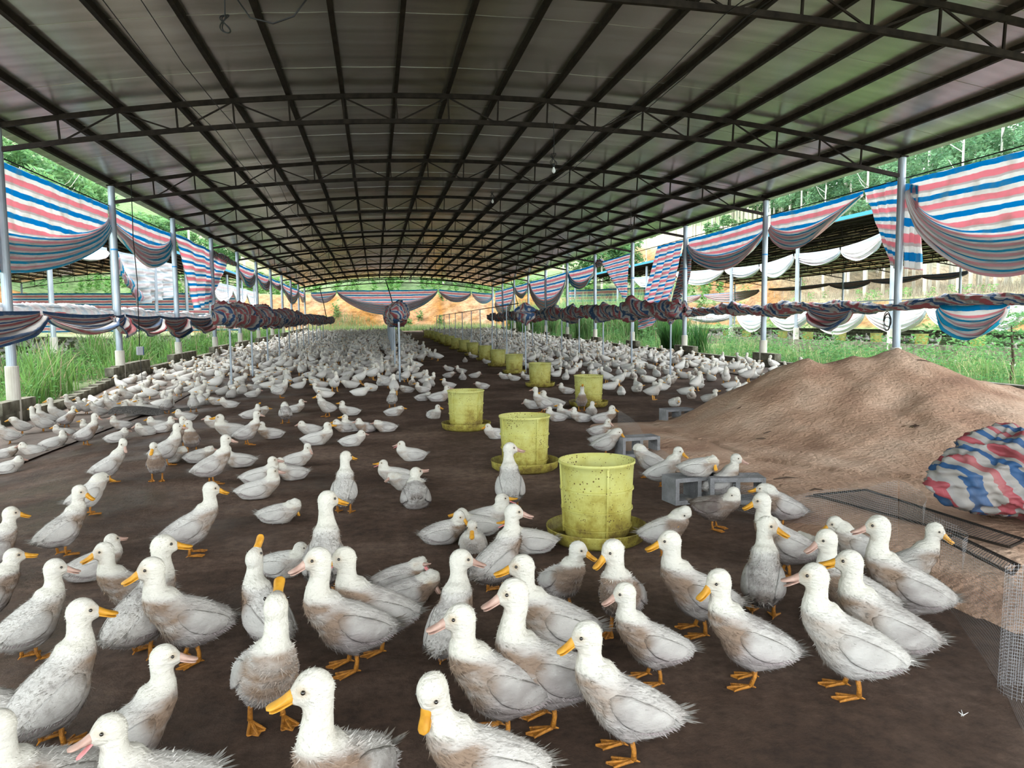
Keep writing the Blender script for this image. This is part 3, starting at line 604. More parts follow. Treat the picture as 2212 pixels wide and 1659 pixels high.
# ================================================================== neighbouring sheds
def shed(x0, y0, n, lab, side):
    """a shed like this one: roof, trusses, purlins, posts and hanging tarpaulins are its parts"""
    r = empty('neighbouring_shed', (x0, y0, 0), label=lab, category='shed')
    W = XR-XL
    def zt_(x): return ztop(x+XL)
    xs = [DXP*i for i in range(NP+1)]; L = BAY*n
    m = MB(); k = len(xs)
    X2 = [-.35]+xs+[W+.35]
    for j, y in enumerate((-.5, L+.5)):
        for x in X2: m.V.append((x, y, zt_(min(max(x, 0), W))+.12))
    k = len(X2); m.F += [(i, i+1, k+i+1, k+i) for i in range(k-1)]
    o = len(m.V); m.V += [(a, b, c+.04) for a, b, c in m.V]; m.F += [(o+i, o+k+i, o+k+i+1, o+i+1) for i in range(k-1)]
    m.mi = [0]*(k-1)+[1]*(k-1); m.uv = [(0, 0)]*len(m.V)
    mk('roof', m.V, m.F, [M_FOIL, M_BLUEROOF], r, midx=m.mi)
    for x in (-.36, W+.36):
        m = MB(); m.box((x, L/2, zt_(0)+.12), (.03, L+1, .12)); m.build('roof_edge', M_BLUEROOF, r)
    m = MB()
    for i in range(NP):
        for fn in (ztop, zbot): m.bar((xs[i], 0, fn(NX[i])), (xs[i+1], 0, fn(NX[i+1])), .05)
    for i in range(1, NP):
        m.bar((xs[i], 0, ztop(NX[i])), (xs[i], 0, zbot(NX[i])), .028)
        a = i if i % 2 == 0 else i+1; b = i+1 if i % 2 == 0 else i
        if 0 < a < NP and b < NP: m.bar((xs[a], 0, ztop(NX[a])), (xs[b], 0, zbot(NX[b])), .024)
    t = m.build('truss', M_STEEL, r)
    for k in range(1, n+1): link('truss', t.data, r, (0, BAY*k, 0))
    m = MB(); m.box((0, L/2, 0), (.06, L, .09)); p = m.build('purlin', M_STEEL, r); p.location = (0, 0, zt_(0)+.06)
    for x in xs[1:]: link('purlin', p.data, r, (x, 0, zt_(x)+.06))
    m = MB(); m.tube([(0, 0, 0), (0, 0, 4.5)], .075, 10); m.tube([(0, 0, 0), (0, 0, 1.0)], .105, 10, mi=1)
    q = mk('post', m.V, m.F, [M_GALV, M_SLEEVE], r, midx=m.mi); first = True
    for x in (0, W):
        for k in range(n+1):
            if first: q.location = (x, 0, 0); first = False
            else: link('post', q.data, r, (x, BAY*k, 0))
    for x in (0, W):
        m = MB()
        for k in range(n):
            for c in range(2):
                for e in range(13): m.box((x, BAY*k+.2+e*.405, .25+.02*k+.2*c), (.19, .39, .19))
        tag(m.build('block_wall', M_CONC, r), kind='stuff')
    for o in r.children: o.location = o.location
    return r
RX = 15.7
RSY = PXp(1925, 700, RX)[1]
LX = -9.2
rs = shed(RX, RSY-BAY, 9, 'long open neighbouring shed with blue roof edge right of the main shed', 'right')
LSY = PXp(114, 700, LX)[1]
ls = shed(LX-(XR-XL), LSY-BAY, 8, 'long open neighbouring shed behind the tall grass left of the main shed', 'left')
def child(o, r):
    o.parent = r; o.location = (-r.location[0], -r.location[1], 0)
    for k in ('label', 'category', 'group'):
        if k in o: del o[k]
    return o
# its tarpaulins
def sx(x, y, X): return PXp(x, y, X)
for k, (a, b, za, zb, dep) in enumerate([(1900, 1815, 4.0, 3.75, .6), (1812, 1715, 3.75, 3.8, .5), (1712, 1640, 3.8, 3.6, .7), (1638, 1565, 3.6, 3.7, .5), (1560, 1460, 3.7, 3.9, .7), (1420, 1370, 3.9, 4., .6)]):
    A = sx(a, 600, RX)[1]; B = sx(b, 600, RX)[1]
    child(swag((RX, A, za), (RX, B, zb), 0, 0, dep, gl=.15, gr=.15, D=1.3, free=.3, seed=k, m=M_TARPW, nu=30, nv=24, name='pale_tarpaulin', hem=.1), rs)
for k, (a, b, dep) in enumerate([(2212, 2110, .75), (2108, 2000, .75), (1998, 1868, .8), (1866, 1748, .9), (1746, 1660, .8), (1655, 1590, .9), (1585, 1480, .5)]):
    A = sx(a, 690, RX)[1]; B = sx(b, 690, RX)[1]
    child(swag((RX, A, 1.72), (RX, B, 1.72), 0, 0, dep, gl=.2, gr=.2, D=1.5, free=.5, seed=k+5, m=M_TARPW, nu=30, nv=24, name='pale_tarpaulin'), rs)
XF = RX+16.33
for k, (a, b, dep) in enumerate([(2090, 1990, .35), (1990, 1880, .35), (1880, 1790, .5), (1790, 1660, .3), (1640, 1520, .9), (1515, 1420, .9)]):
    A = sx(a, 600, XF)[1]; B = sx(b, 600, XF)[1]
    if A > 5: child(swag((XF, A, 3.9), (XF, B, 3.9), 0, 0, dep, gl=.15, gr=.12, D=1.4, free=.2, seed=k+15, m=M_TARPD, nu=30, nv=20, name='striped_tarpaulin'), rs)
YRE = RSY-BAY+9*BAY
child(sheet(((RX+.1, YRE-3, 3.9), (RX+8, YRE-3, 4.2), (RX+8, YRE-3, .9), (RX+.1, YRE-3, 1.2)), 2.6, 8, 4, .05, 6, out=(0, 1, 0), name='striped_tarpaulin', m=M_TARP), rs)
# left shed: near side pale cloths, far side striped wall
for k, (a, b, za, zb, dep) in enumerate([(120, 232, 4.0, 4.05, .55)]):
    child(swag((LX, sx(a, 560, LX)[1], za), (LX, sx(b, 560, LX)[1], zb), 0, 0, dep, gl=.2, gr=.2, D=1.2, free=.3, seed=k, m=M_TARPW, nu=30, nv=24, name='pale_tarpaulin'), ls)
child(sheet((sx(248, 540, LX), sx(378, 572, LX), sx(370, 642, LX), sx(300, 660, LX)), 3, 5, 2, .10, 3, name='pale_tarpaulin', m=M_TARPW, crumple=.15), ls)
child(roll([sx(248, 540, LX), sx(262, 590, LX), sx(305, 648, LX)], .12, 2, name='striped_tarpaulin', m=M_TARP), ls)
for k, (a, b) in enumerate([(450, 500), (500, 530), (530, 553)]):
    child(swag((LX, sx(a, 600, LX)[1], 3.9), (LX, sx(b, 600, LX)[1], 3.9), 0, 0, 1.2, gl=.2, gr=.2, D=1.9, free=.4, seed=k+3, m=M_TARPW, nu=30, nv=24, name='pale_tarpaulin'), ls)
LF = LX-16.33
child(swag((LF, sx(0, 625, LF)[1], 3.0), (LF, sx(60, 628, LF)[1], 2.9), 0, 0, .8, gl=.2, gr=.1, D=1.3, free=.3, nu=30, nv=24, name='striped_tarpaulin'), ls)
child(swag((LF, sx(62, 628, LF)[1], 2.9), (LF, sx(118, 635, LF)[1], 2.8), 0, 0, 1., gl=.1, gr=.1, D=1.5, free=.3, nu=30, nv=24, name='striped_tarpaulin'), ls)
YLE = LSY-BAY+8*BAY-2
child(sheet(((LF, YLE, 3.7), (LX-.5, YLE, 3.7), (LX-.5, YLE, .9), (LF, YLE, .9)), 2.9, 16, 4, .06, 9, out=(0, 1, 0), name='striped_tarpaulin', nu=90), ls)
child(sheet((sx(122, 637, LF), sx(170, 640, LF), sx(172, 690, LF), sx(168, 700, LF)), 2.5, 4, 4, .06, 3, name='striped_tarpaulin'), ls)

# ================================================================== grass, weeds, trees
def blades(name, P, H, Wd, c0, bend=.5, label=None, seed=0, segs=3):
    """grass blades as tapering strips; P base points, H heights"""
    n = len(P); r = np.random.default_rng(seed); a = r.uniform(0, 2*np.pi, n); d = np.stack([np.cos(a), np.sin(a), a*0], -1)
    s = np.stack([-np.sin(a), np.cos(a), a*0], -1); bn = r.uniform(.15, 1, n)*bend; V = []
    for k in range(segs+1):
        t = k/segs; c = P+np.array([0, 0, 1.])*(H*(t-.35*bn*t*t))[:, None]+d*(H*bn*t*t*.9)[:, None]; w_ = (Wd*(1-t**1.6)*.5+.0008)[:, None] if np.ndim(Wd) else Wd*(1-t**1.6)*.5
        V += [c-s*w_, c+s*w_]
    V = np.stack(V, 1).reshape(-1, 3); b = (np.arange(n)*(segs+1)*2)[:, None]
    F = np.concatenate([b+np.array([2*k, 2*k+1, 2*k+3, 2*k+2])[None] for k in range(segs)])
    col = np.repeat(c0, (segs+1)*2, axis=0)
    o = mk(name, V, F, M_LEAF, col=np.clip(col, .01, .9)); tag(o, label, 'grass', kind='stuff'); return o
def leafcards(name, C, size, c0, label=None, seed=0, cat='bush', kind='stuff', parent=None, flat=.4):
    n = len(C); r = np.random.default_rng(seed)
    a = r.normal(size=(n, 3)); a /= np.linalg.norm(a, axis=1)[:, None]; a[:, 2] *= flat; a /= np.linalg.norm(a, axis=1)[:, None]
    b = r.normal(size=(n, 3)); b -= a*np.sum(a*b, 1)[:, None]; b /= np.linalg.norm(b, axis=1)[:, None]
    sz = (np.asarray(size)*r.uniform(.6, 1.3, n))[:, None]
    nn = np.cross(a, b)
    V = np.stack([C-a*sz, C-b*sz*.38+nn*sz*.12, C+a*sz, C+b*sz*.38+nn*sz*.12], 1).reshape(-1, 3); F = (np.arange(n)*4)[:, None]+np.arange(4)[None]
    o = mk(name, V, F, M_LEAF, parent, col=np.clip(np.repeat(c0, 4, axis=0), .01, .9))
    if kind and not parent: tag(o, label, cat, kind=kind)
    return o
def gcol(n, base, var, r, dry=0., dc=(.36, .31, .19)):
    base = np.array(base)*.74+np.mean(base)*.12
    c = np.array(base)[None]*(1+r.uniform(-var, var, (n, 1)))+r.uniform(-.015, .015, (n, 3))
    k = (r.uniform(0, 1, (n, 1)) < dry); return np.where(k, np.array(dc)[None]*(1+r.uniform(-.3, .3, (n, 1))), c)
def pts(n, x0, x1, y0, y1, r, clump=0, near=1.6):
    X = r.uniform(x0, x1, n); Y = y0+(y1-y0)*r.uniform(0, 1, n)**near
    if clump:
        cx = r.uniform(x0, x1, clump); cy = y0+(y1-y0)*r.uniform(0, 1, clump)**near; k = r.integers(0, clump, n)
        X = cx[k]+r.normal(0, .16, n); Y = cy[k]+r.normal(0, .16, n); X = np.clip(X, x0, x1)
    return np.stack([X, Y, terr(X, Y)+.0], -1)
r = np.random.default_rng(5)
G1 = (.16, .34, .07); G2 = (.10, .25, .06)
P = pts(9000, -8.9, -6.15, 10.5, 58, r, 150); blades('tall_grass', P, r.uniform(.45, 1.1, len(P))*(1.05+.55*np.sin(P[:, 1]*1.3+P[:, 0]*2.1)), .028, gcol(len(P), G1, .35, r, .12), .9, 'tall arching green reed grass between the left wall and the left shed', 1, 4)
P = pts(7000, -9.1, -6.1, 9, 60, r, 0); blades('short_grass', P, r.uniform(.12, .42, len(P)), .014, gcol(len(P), G1, .3, r, .3), .8, 'short green and dry grass at the foot of the left wall', 2, 2)
P = pts(9000, -9., -6.1, 10, 60, r, 300); P[:, 2] += r.uniform(.05, .6, len(P)); leafcards('leafy_weeds', P, .045, gcol(len(P), (.13, .32, .07), .3, r), 'low leafy weeds among the grass left of the wall', 3)
P = pts(8000, 10.8, 15.3, 9, 62, r, 260); blades('tall_grass', P, r.uniform(.3, .85, len(P)), .014, gcol(len(P), (.20, .38, .10), .3, r, .18, (.5, .46, .26)), .9, 'pale seeding grass between the right wall and the right shed', 4, 3)
P = pts(24000, 10.7, 15.4, 10, 64, r, 620, 1.2); P[:, 2] += r.uniform(.03, .95, len(P))*(.6+.4*np.sin(P[:, 1]*.9)); leafcards('leafy_weeds', P, .05, gcol(len(P), (.14, .36, .10), .3, r), 'bushy bright green weeds right of the block wall', 5)
P = pts(5200, 11.0, 15.2, 34, 62, r, 80, 1.); blades('reed_grass', P, r.uniform(1.6, 3.3, len(P)), .05, gcol(len(P), (.20, .38, .12), .3, r, .1), .75, 'tall reed grass with drooping leaves beyond the fifth right post', 6, 5)
P = pts(900, 10.75, 11.6, 24.6, 27, r, 5, 1.); blades('reed_grass', P, r.uniform(.9, 1.7, len(P)), .035, gcol(len(P), (.08, .24, .05), .3, r), .7, 'dark green reed clump beside the fourth right post', 7, 4)
P = pts(9000, -6, 12, 67.5, 71.5, r, 0, 1.); blades('end_grass', P, r.uniform(.25, .75, len(P)), .03, gcol(len(P), (.20, .30, .10), .3, r, .15), .6, 'strip of low green grass beyond the far end of the shed', 8, 2)
P = pts(3500, -28, 36, 71, 77, r, 55, 1.); P[:, 2] += r.uniform(0, .8, len(P)); leafcards('bank_weeds', P, .16, gcol(len(P), (.14, .27, .07), .3, r), 'green weed tufts on the orange earth bank', 9)
P = pts(9000, -28, 60, 75.5, 84, r, 160, 1.); P[:, 2] += r.uniform(0, 1.7, len(P)); leafcards('bank_shrubs', P, .24, gcol(len(P), (.14, .32, .07), .35, r), 'bright green scrub along the top of the earth bank', 10)
P = pts(9000, 33, 46, 18, 90, r, 200, 1.); P[:, 2] += r.uniform(0, .8, len(P)); leafcards('slope_weeds', P, .13, gcol(len(P), (.20, .42, .12), .3, r, .2), 'pale green weeds on the slope beyond the right shed', 11)
P = pts(9000, 40, 60, 22, 100, r, 0, 1.); blades('dry_grass', P, r.uniform(.4, 1.1, len(P)), .05, gcol(len(P), (.40, .34, .24), .2, r), .7, 'dry brown undergrowth at the feet of the eucalyptus trunks', 12, 2)
P = pts(12000, -42, -27, 20, 110, r, 200, 1.); P[:, 2] += r.uniform(0, 2.2, len(P)); leafcards('slope_bushes', P, .20, gcol(len(P), (.16, .36, .09), .35, r), 'leafy green scrub behind the left shed', 13)
# small shrub right of the sand heap
sh = empty('small_shrub', (12.6, 12.9, 0), label='small feathery green shrub beyond the right wall beside the sand heap', category='shrub')
m = MB(); m.tube([(0, 0, 0), (.03, 0, .45), (-.02, .03, 1.15)], [.035, .03, .012], 7); m.build('stem', M_TWIG, sh)
a = r.uniform(0, 6.28, 1500); rr_ = r.uniform(0, 1, 1500)**.5; lev = r.integers(0, 6, 1500)
C = np.stack([np.cos(a)*rr_*(.75-.09*lev), np.sin(a)*rr_*(.75-.09*lev), .45+lev*.17+rr_*.10+r.normal(0, .03, 1500)], -1)
leafcards('foliage', C, .035, gcol(1500, (.13, .35, .10), .3, r), parent=sh, kind=None, flat=.15)
# trees: shared meshes, each tree a thing of its own
def crown_mesh(seed, n, R, Hh, size, base, dens=14, low=.0):
    r = np.random.default_rng(seed); cc = []
    for _ in range(dens):
        a = r.uniform(0, 6.28); q = r.uniform(0, 1); rad = R*(.25+.75*math.sqrt(r.uniform()))*(1-.55*abs(q-.4)); cc.append((math.cos(a)*rad, math.sin(a)*rad, low+q*Hh, R*r.uniform(.28, .5)))
    cc = np.array(cc); k = r.integers(0, dens, n); d = r.normal(size=(n, 3)); d /= np.linalg.norm(d, axis=1)[:, None]
    C = cc[k, :3]+d*cc[k, 3:4]*r.uniform(.55, 1.05, (n, 1))*np.array([1, 1, .8])
    o = leafcards('crown', C, size, gcol(n, base, .35, r), seed=seed, kind=None, flat=.6); me = o.data; bpy.data.objects.remove(o); return me
EUC = [crown_mesh(100+i, 2600, 2.1, 8., .20, (.17, .35, .16), 20, 7.5) for i in range(3)]
BUS = [crown_mesh(110+i, 3200, 2.8, 5.0, .27, (.14, .31, .10), 22, 1.6) for i in range(3)]
def trunk_mesh(h, r0, seed, mtl, br=5):
    m = MB(); r = np.random.default_rng(seed); z = np.linspace(-.5, h, 7); p = np.stack([r.normal(0, .05, 7).cumsum()*.7, r.normal(0, .05, 7).cumsum()*.7, z], -1); m.tube(p, np.linspace(r0, r0*.35, 7), 8)
    for _ in range(br):
        q = r.uniform(.5, .95); c = p[0]+(p[-1]-p[0])*q; a = r.uniform(0, 6.28); l = r.uniform(.8, 2)
        m.tube([c, c+np.array([math.cos(a)*l*.6, math.sin(a)*l*.6, l*.5]), c+np.array([math.cos(a)*l, math.sin(a)*l, l*1.1])], [r0*.3, r0*.2, .01], 5)
    o = m.build('trunk', mtl, smooth=True); me = o.data; bpy.data.objects.remove(o); return me
TRE = [trunk_mesh(15, .16, 120+i, M_BARK, 6) for i in range(3)]; TRB = [trunk_mesh(5.5, .16, 130+i, M_BARK, 6) for i in range(2)]
def tree(kind, x, y, s, lab, grp, rz):
    t = empty('eucalyptus_tree' if kind == 'e' else 'broadleaf_tree', (x, y, float(terr(np.array(x), np.array(y)))-.1), rz, label=lab, category='tree', group=grp)
    t.scale = (s, s, s); k = random.randrange(3)
    link('trunk', (TRE[k] if kind == 'e' else TRB[k % 2]), t); link('crown', (EUC if kind == 'e' else BUS)[k], t)
rt = random.Random(11)
for i in range(120):
    row = i % 6; y = 24+(i//6)*4.3+rt.uniform(-1.4, 1.4); x = 44.5+row*3.3+rt.uniform(-1., 1.)
    tree('e', x, y, rt.uniform(.85, 1.15), 'slender pale-trunked eucalyptus in the grove beyond the right shed', 'eucalyptus grove beyond the right shed', rt.uniform(0, 6))
for i in range(44):
    x = -26+i*2.3+rt.uniform(-.8, .8); y = 84+rt.uniform(0, 9)
    tree('e' if rt.random() < .6 else 'b', x, y, rt.uniform(.75, 1.1), 'tree standing on the slope above the far earth bank', 'trees above the far earth bank', rt.uniform(0, 6))
for i in range(90):
    row = i % 5; x = -37-row*5.5+rt.uniform(-2, 2); y = 16+(i//5)*5.6+rt.uniform(-2, 2)
    tree('b' if rt.random() < .75 else 'e', x, y, rt.uniform(.9, 1.5), 'leafy tree on the wooded hillside left of the sheds', 'woodland on the left hillside', rt.uniform(0, 6))

# ================================================================== sand heap, blocks, netting, loose tarpaulin
def build_heap():
    cx, cy = 5.62, 6.75
    n = 230; xs = np.linspace(2.0, 10.2, n); ys = np.linspace(1.2, 10.6, n); X, Y = np.meshgrid(xs, ys)
    def bump(x, y, h, rx, ry, a=0, p=1.0):
        c, s_ = math.cos(a), math.sin(a); u = ((X-x)*c+(Y-y)*s_)/rx; v = (-(X-x)*s_+(Y-y)*c)/ry
        q = (u*u+v*v)**.5; return h*(np.sqrt((1-np.minimum(q, 1))**2+.004)-.063)*(q < 1)
    P3 = np.stack([X, Y, X*0], -1)
    L_ = [bump(HX, HY, 1.03, 2.55, 2.4, -.2), bump(HX-1.0, HY+.2, .93, 1.7, 2.0, 0), bump(HX-.5, HY+.1, .95, 2.1, 2.2), bump(HX+.9, HY-.3, .66, 2.4, 2.1, .1), bump(HX-.4, HY-1.1, .55, 2.2, 1.9)]
    z = np.log(sum(np.exp(q*22) for q in L_)/len(L_))/22+.03*(sum(L_) > 0); z = np.maximum(z, 0)
    th = np.arctan2(Y-HY, X-HX); rad_ = np.hypot(X-HX, Y-HY); z = z*(1+.05*np.sin(th*9+2*np.sin(th*3))*sm(z/.3)*sm((rad_-.7)/.8))
    ap = .07*sm((X-2.42+.12*np.sin(Y*2.1)+.06*np.sin(Y*5.3))/.35)*sm((9.4-Y)/1.1)*sm((10.2-X)/1.)
    z = np.maximum(z, ap)+np.minimum(z, ap)*.6
    z = z+noise3(P3, .9, 7, 4)*.075*sm(z/.3)+noise3(P3, 2.6, 17, 4)*.05*sm(z/.2)+noise3(P3, 7, 27, 4)*.018*sm(z/.08)
    z = z-.03*(z < .015)
    Z = z+gz(X, Y)-.01
    V = np.stack([X, Y, Z], -1).reshape(-1, 3); i = np.arange(n-1)[:, None]*n+np.arange(n-1)[None, :]
    F = np.stack([i, i+1, i+n+1, i+n], -1).reshape(-1, 4)
    zq = z.reshape(-1)[F].max(1); F = F[zq > .012]
    tag(mk('sand_heap', V, F, M_SAND, smooth=True), 'large heap of reddish brown sand on the right side of the floor', 'heap')
    def zat(x, y): return float(Z[int(np.clip((y-1.2)/9.4*(n-1), 0, n-1)), int(np.clip((x-2.0)/8.2*(n-1), 0, n-1))])
    return zat
HX, HY = PYp(1940, 742, 7.6)[0], 7.6
ZH = build_heap()
r = np.random.default_rng(3)
def onheap(x, y):
    """nearest point of the heap along a ray"""
    d = ray(x, y)
    for t in np.linspace(2.5, 14, 1200):
        p = np.array([0, 0, CH])+d*t
        if p[2] <= max(ZH(p[0], p[1]) if 2.0 < p[0] < 10.2 and 1.2 < p[1] < 10.6 else -9, float(gz(p[0], p[1]))): return p
    return G(x, y)
TW = [(1990, 780, 'near the top right of the sand heap', 1), (1940, 822, 'high on the front of the sand heap', .7), (1605, 880, 'on the left slope of the sand heap', 1), (1665, 935, 'low on the left face of the sand heap', .9), (1650, 950, 'just below another on the left sand face', .8), (1700, 1035, 'flat on the sand in front of the heap', 1.2), (1762, 1060, 'on the sand right of the concrete blocks', .6), (1755, 1075, 'small on the sand near the wire mesh', .5)]
for x, y, lab, sc in TW:
    p = onheap(x, y); a = r.uniform(-.6, .6); l = .09*sc; m = MB(); d = np.array([math.cos(a), math.sin(a), .25*math.sin(a)])
    m.tube([-d*l+[0, 0, .0], [0, .01, .012], d*l+[0, 0, .006]], [.004, .007, .003], 6); o = m.build('twig', M_TWIG, loc=p); tag(o, 'dark dry twig '+lab, 'twig', 'twigs lying on the sand')
for x, y, lab in [(2090, 1085, 'right foot of the sand heap'), (2140, 1115, 'foot of the heap beside the crumpled tarpaulin'), (1975, 925, 'middle of the sand heap')]:
    p = onheap(x, y); C = r.normal(0, .05, (14, 3))*[1, 1, .15]+[0, 0, .015]; b = leafcards('dry_leaves', C, .04, gcol(14, (.16, .10, .06), .3, r), 'withered brown leaves at the '+lab, int(x), cat='leaves', flat=.2); b.location = p
# hollow concrete blocks
def hollow():
    m = MB(); L, W, Hh, t = .39, .19, .19, .03
    for y in (-W/2+t/2, W/2-t/2): m.box((0, y, Hh/2), (L, t, Hh))
    for x in (-L/2+t/2, 0, L/2-t/2): m.box((x, 0, Hh/2), (t, W-2*t, Hh))
    return m
for k, (x, y, lab, rz) in enumerate([(1492, 1083, 'under the sitting duck', .15), (1592, 1085, 'beside the tall white duck', -.2), (1460, 915, 'at the left tip of the sand heap', .1), (1375, 985, 'beside the net left of the sand', .1)]):
    p = G(x, y); o = hollow().build('concrete_block', M_CONC2); o.location = (p[0], p[1]+.1, p[2]+.097)
    o.rotation_euler = (math.pi/2, 0, rz) if k != 1 else (math.pi/2, 0, rz)
    o.location[2] = p[2]+.10; tag(o, 'grey hollow concrete block lying on its side '+lab, 'block')
# netting fence in front of the heap
ng = [G(1333, 975), G(1478, 1075), G(1690, 1130), G(1940, 1215), G(2060, 1330), G(2175, 1500), G(2260, 1700)]
nh = [.42, .16, .14, .42, .36, .40, .42]
def netfence(idx, label, hs):
    P = np.array([ng[i] for i in idx]); V = []; F = []; uv = []; s = 0; S_ = np.linspace(0, 1, 24)
    Q = np.stack([np.interp(np.linspace(0, len(P)-1, 36), range(len(P)), P[:, c]) for c in range(3)], -1); HH = np.interp(np.linspace(0, len(P)-1, 36), range(len(P)), hs)
    for i, q in enumerate(Q):
        if i: s += np.linalg.norm(Q[i]-Q[i-1])
        for j in range(7):
            t = j/6; V.append((q[0]+.03*math.sin(i*.7)*t+.02*t, q[1]+.03*math.cos(i*.9)*t, q[2]+t*HH[i])); uv.append((s, t*HH[i]))
    F = [(i*7+j, (i+1)*7+j, (i+1)*7+j+1, i*7+j+1) for i in range(35) for j in range(6)]
    return tag(mk('net_fence', V, F, M_NETV, uv=uv, smooth=True), label, 'net')
netfence([0, 1, 2, 3], 'thin grey see-through netting stretched along the left foot of the sand', [.42, .20, .18, .44])
netfence([3, 4, 5, 6], 'thin grey see-through netting along the right edge of the dark floor', [.44, .36, .40, .42])
rollp = G(2205, 1500); m = MB(); m.tube([(0, 0, 0), (.01, 0, .44)], .07, 18); V = np.array(m.V); uv = [(i % 18*.02, v[2]) for i, v in enumerate(V)]
tag(mk('net_roll', m.V, m.F[:-2], M_NETV, uv=uv, loc=rollp), 'upright grey roll of fine netting at the right edge', 'net')
# wire mesh frames lying on the sand
def frame(quad, lab):
    q = [G(*p)+np.array([0, 0, .10]) for p in quad]; r0 = empty('wire_mesh_panel', q[0], label=lab, category='panel'); o = q[0]; m = MB()
    for a, b in zip(q, q[1:]+q[:1]): m.bar(a-o, b-o, .012)
    m.build('frame', M_STEEL, r0); mm = (q[0]+q[3])/2-o; m2 = (q[1]+q[2])/2-o
    L = np.linalg.norm(q[1]-q[0]); W = np.linalg.norm(q[3]-q[0])
    mk('mesh', [p-o+[0, 0, .004] for p in q], [(0, 1, 2, 3)], M_NETM, r0, uv=[(0, 0), (L, 0), (L, W), (0, W)])
frame([(1757, 1100), (1870, 1088), (2212, 1205), (2178, 1222)], 'long dark wire mesh panel lying along the foot of the sand')
frame([(2035, 1205), (2060, 1192), (2200, 1265), (2185, 1285)], 'short dark wire mesh panel lying beside the net roll')
# crumpled tarpaulin bundle at the right
def bundle():
    nu, nv = 150, 110; A, B = np.meshgrid(np.linspace(0, 2*math.pi, nu), np.linspace(.02, math.pi-.02, nv))
    D_ = np.stack([np.cos(A)*np.sin(B), np.sin(A)*np.sin(B), np.cos(B)], -1)
    f = noise3(D_, 1.6, 3, 2); g = 1-np.abs(noise3(D_+f[..., None]*.3, 3.4, 6, 3))*1.5
    rr2 = .92+.22*f+.20*g; rr2 = rr2+.05*(1-np.abs(noise3(D_+5, 8., 9, 3))*2); V = D_*rr2[..., None]*np.array([.40, .34, .27])
    V = V*(1+.35*np.exp(-((A-math.pi)/.5)**2-((B-1.6)/.5)**2))[..., None]; V[..., 2] -= .45*np.maximum(V[..., 0]+.05, 0)
    uv = np.stack([V[..., 0], (V[..., 2]*.55+V[..., 0]*1.0+V[..., 1]*.3)*1.15+f*.05], -1)
    i = np.arange(nv-1)[:, None]*nu+np.arange(nu-1)[None, :]; F = np.stack([i, i+1, i+nu+1, i+nu], -1).reshape(-1, 4)
    o = mk('crumpled_tarpaulin', V.reshape(-1, 3), F, M_TARPB, uv=uv.reshape(-1, 2), smooth=True, loc=PXp(2215, 1012, 3.75)); layers(o)
    tag(o, 'crumpled red, white and blue striped tarpaulin heaped at the right edge of the sand', 'tarpaulin')
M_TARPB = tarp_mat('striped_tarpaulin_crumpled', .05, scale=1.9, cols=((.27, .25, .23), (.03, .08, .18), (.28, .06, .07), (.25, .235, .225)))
bundle()
# ================================================================== feeders
def feeder(p, k, lab, grp='yellow feeders'):
    r0 = empty('duck_feeder', p, (k*1.9) % 6.28, label=lab, category='feeder', group=grp); n = 48
    D, H0 = .4537, .44
    a = np.linspace(0, 2*math.pi, n, endpoint=False)
    def ring(R, z): return np.stack([np.cos(a)*R, np.sin(a)*R, a*0+z], -1)
    prof = [(.190, .04), (.200, .085), (.201, .10), (.2065, .205), (.2125, .322), (.220, .462), (.2285, .468), (.2285, .482), (.223, .482), (.216, .40), (.203, .2), (.196, .09), (.0, .16)]
    V = np.concatenate([ring(R_, z) for R_, z in prof]); m_ = len(prof); F = [(i*n+j, i*n+(j+1) % n, (i+1)*n+(j+1) % n, (i+1)*n+j) for i in range(m_-1) for j in range(n)]
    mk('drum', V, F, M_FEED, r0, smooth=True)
    prof = [(.0, .012), (.25, .012), (.285, .03), (.297, .085), (.303, .088), (.303, .080), (.292, .025), (.26, 0), (0, 0)]
    V = np.concatenate([ring(R_, z) for R_, z in prof]); m_ = len(prof); F = [(i*n+j, i*n+(j+1) % n, (i+1)*n+(j+1) % n, (i+1)*n+j) for i in range(m_-1) for j in range(n)]
    mk('tray', V, F, M_FEED, r0, smooth=True)
    for z_, R_ in ((.095, .2035), (.200, .2085), (.318, .2145)):
        pr = [(R_-.004, z_-.007), (R_+.006, z_-.005), (R_+.006, z_+.004), (R_-.004, z_+.006)]
        V = np.concatenate([ring(a_, b_) for a_, b_ in pr]); F = [(i*n+j, i*n+(j+1) % n, (i+1)*n+(j+1) % n, (i+1)*n+j) for i in range(3) for j in range(n)]
        mk('hoop', V, F, M_FEED, r0)
    for q in (0, math.pi/2, math.pi, -math.pi/2):
        m = MB(); m.bar((math.cos(q)*.202, math.sin(q)*.202, .06), (math.cos(q)*.2225, math.sin(q)*.2225, .47), .010, .012); m.build('seam', M_FEED, r0)
    return r0
FD = [(1.28, 4.22, 'nearest yellow slatted-ring feeder, large in front of the sand heap'), (1.28, 6.41, 'second nearest yellow feeder, behind the upright white duck'), (1.07, 9.02, 'yellow feeder standing alone left of the feeder line'), (3.21, 11.01, 'yellow feeder with a brownish duck in front of it'), (3.26, 14.68, 'yellow feeder left of the tarpaulin-capped pipe, fifth from the front')]
FD = [(x, y, l.replace('slatted-ring ', '')) for x, y, l in FD]
for k, (x, y, l) in enumerate(FD): feeder((x, y, float(gz(x, y))), k, l)
for k, px, py in [(5, 1111, 806), (6, 1076, 791), (7, 1048, 778), (8, 1021, 768), (9, 1003, 760), (10, 985, 754), (11, 972, 747), (12, 960, 743), (13, 948, 738), (14, 940, 734), (15, 931, 730), (16, 923, 726)]:
    p = G(px, py); feeder(p, k, 'yellow feeder in the receding line, %s from the front' % (ORD[k] if k < 14 else ['fifteenth', 'sixteenth', 'seventeenth'][k-14]))
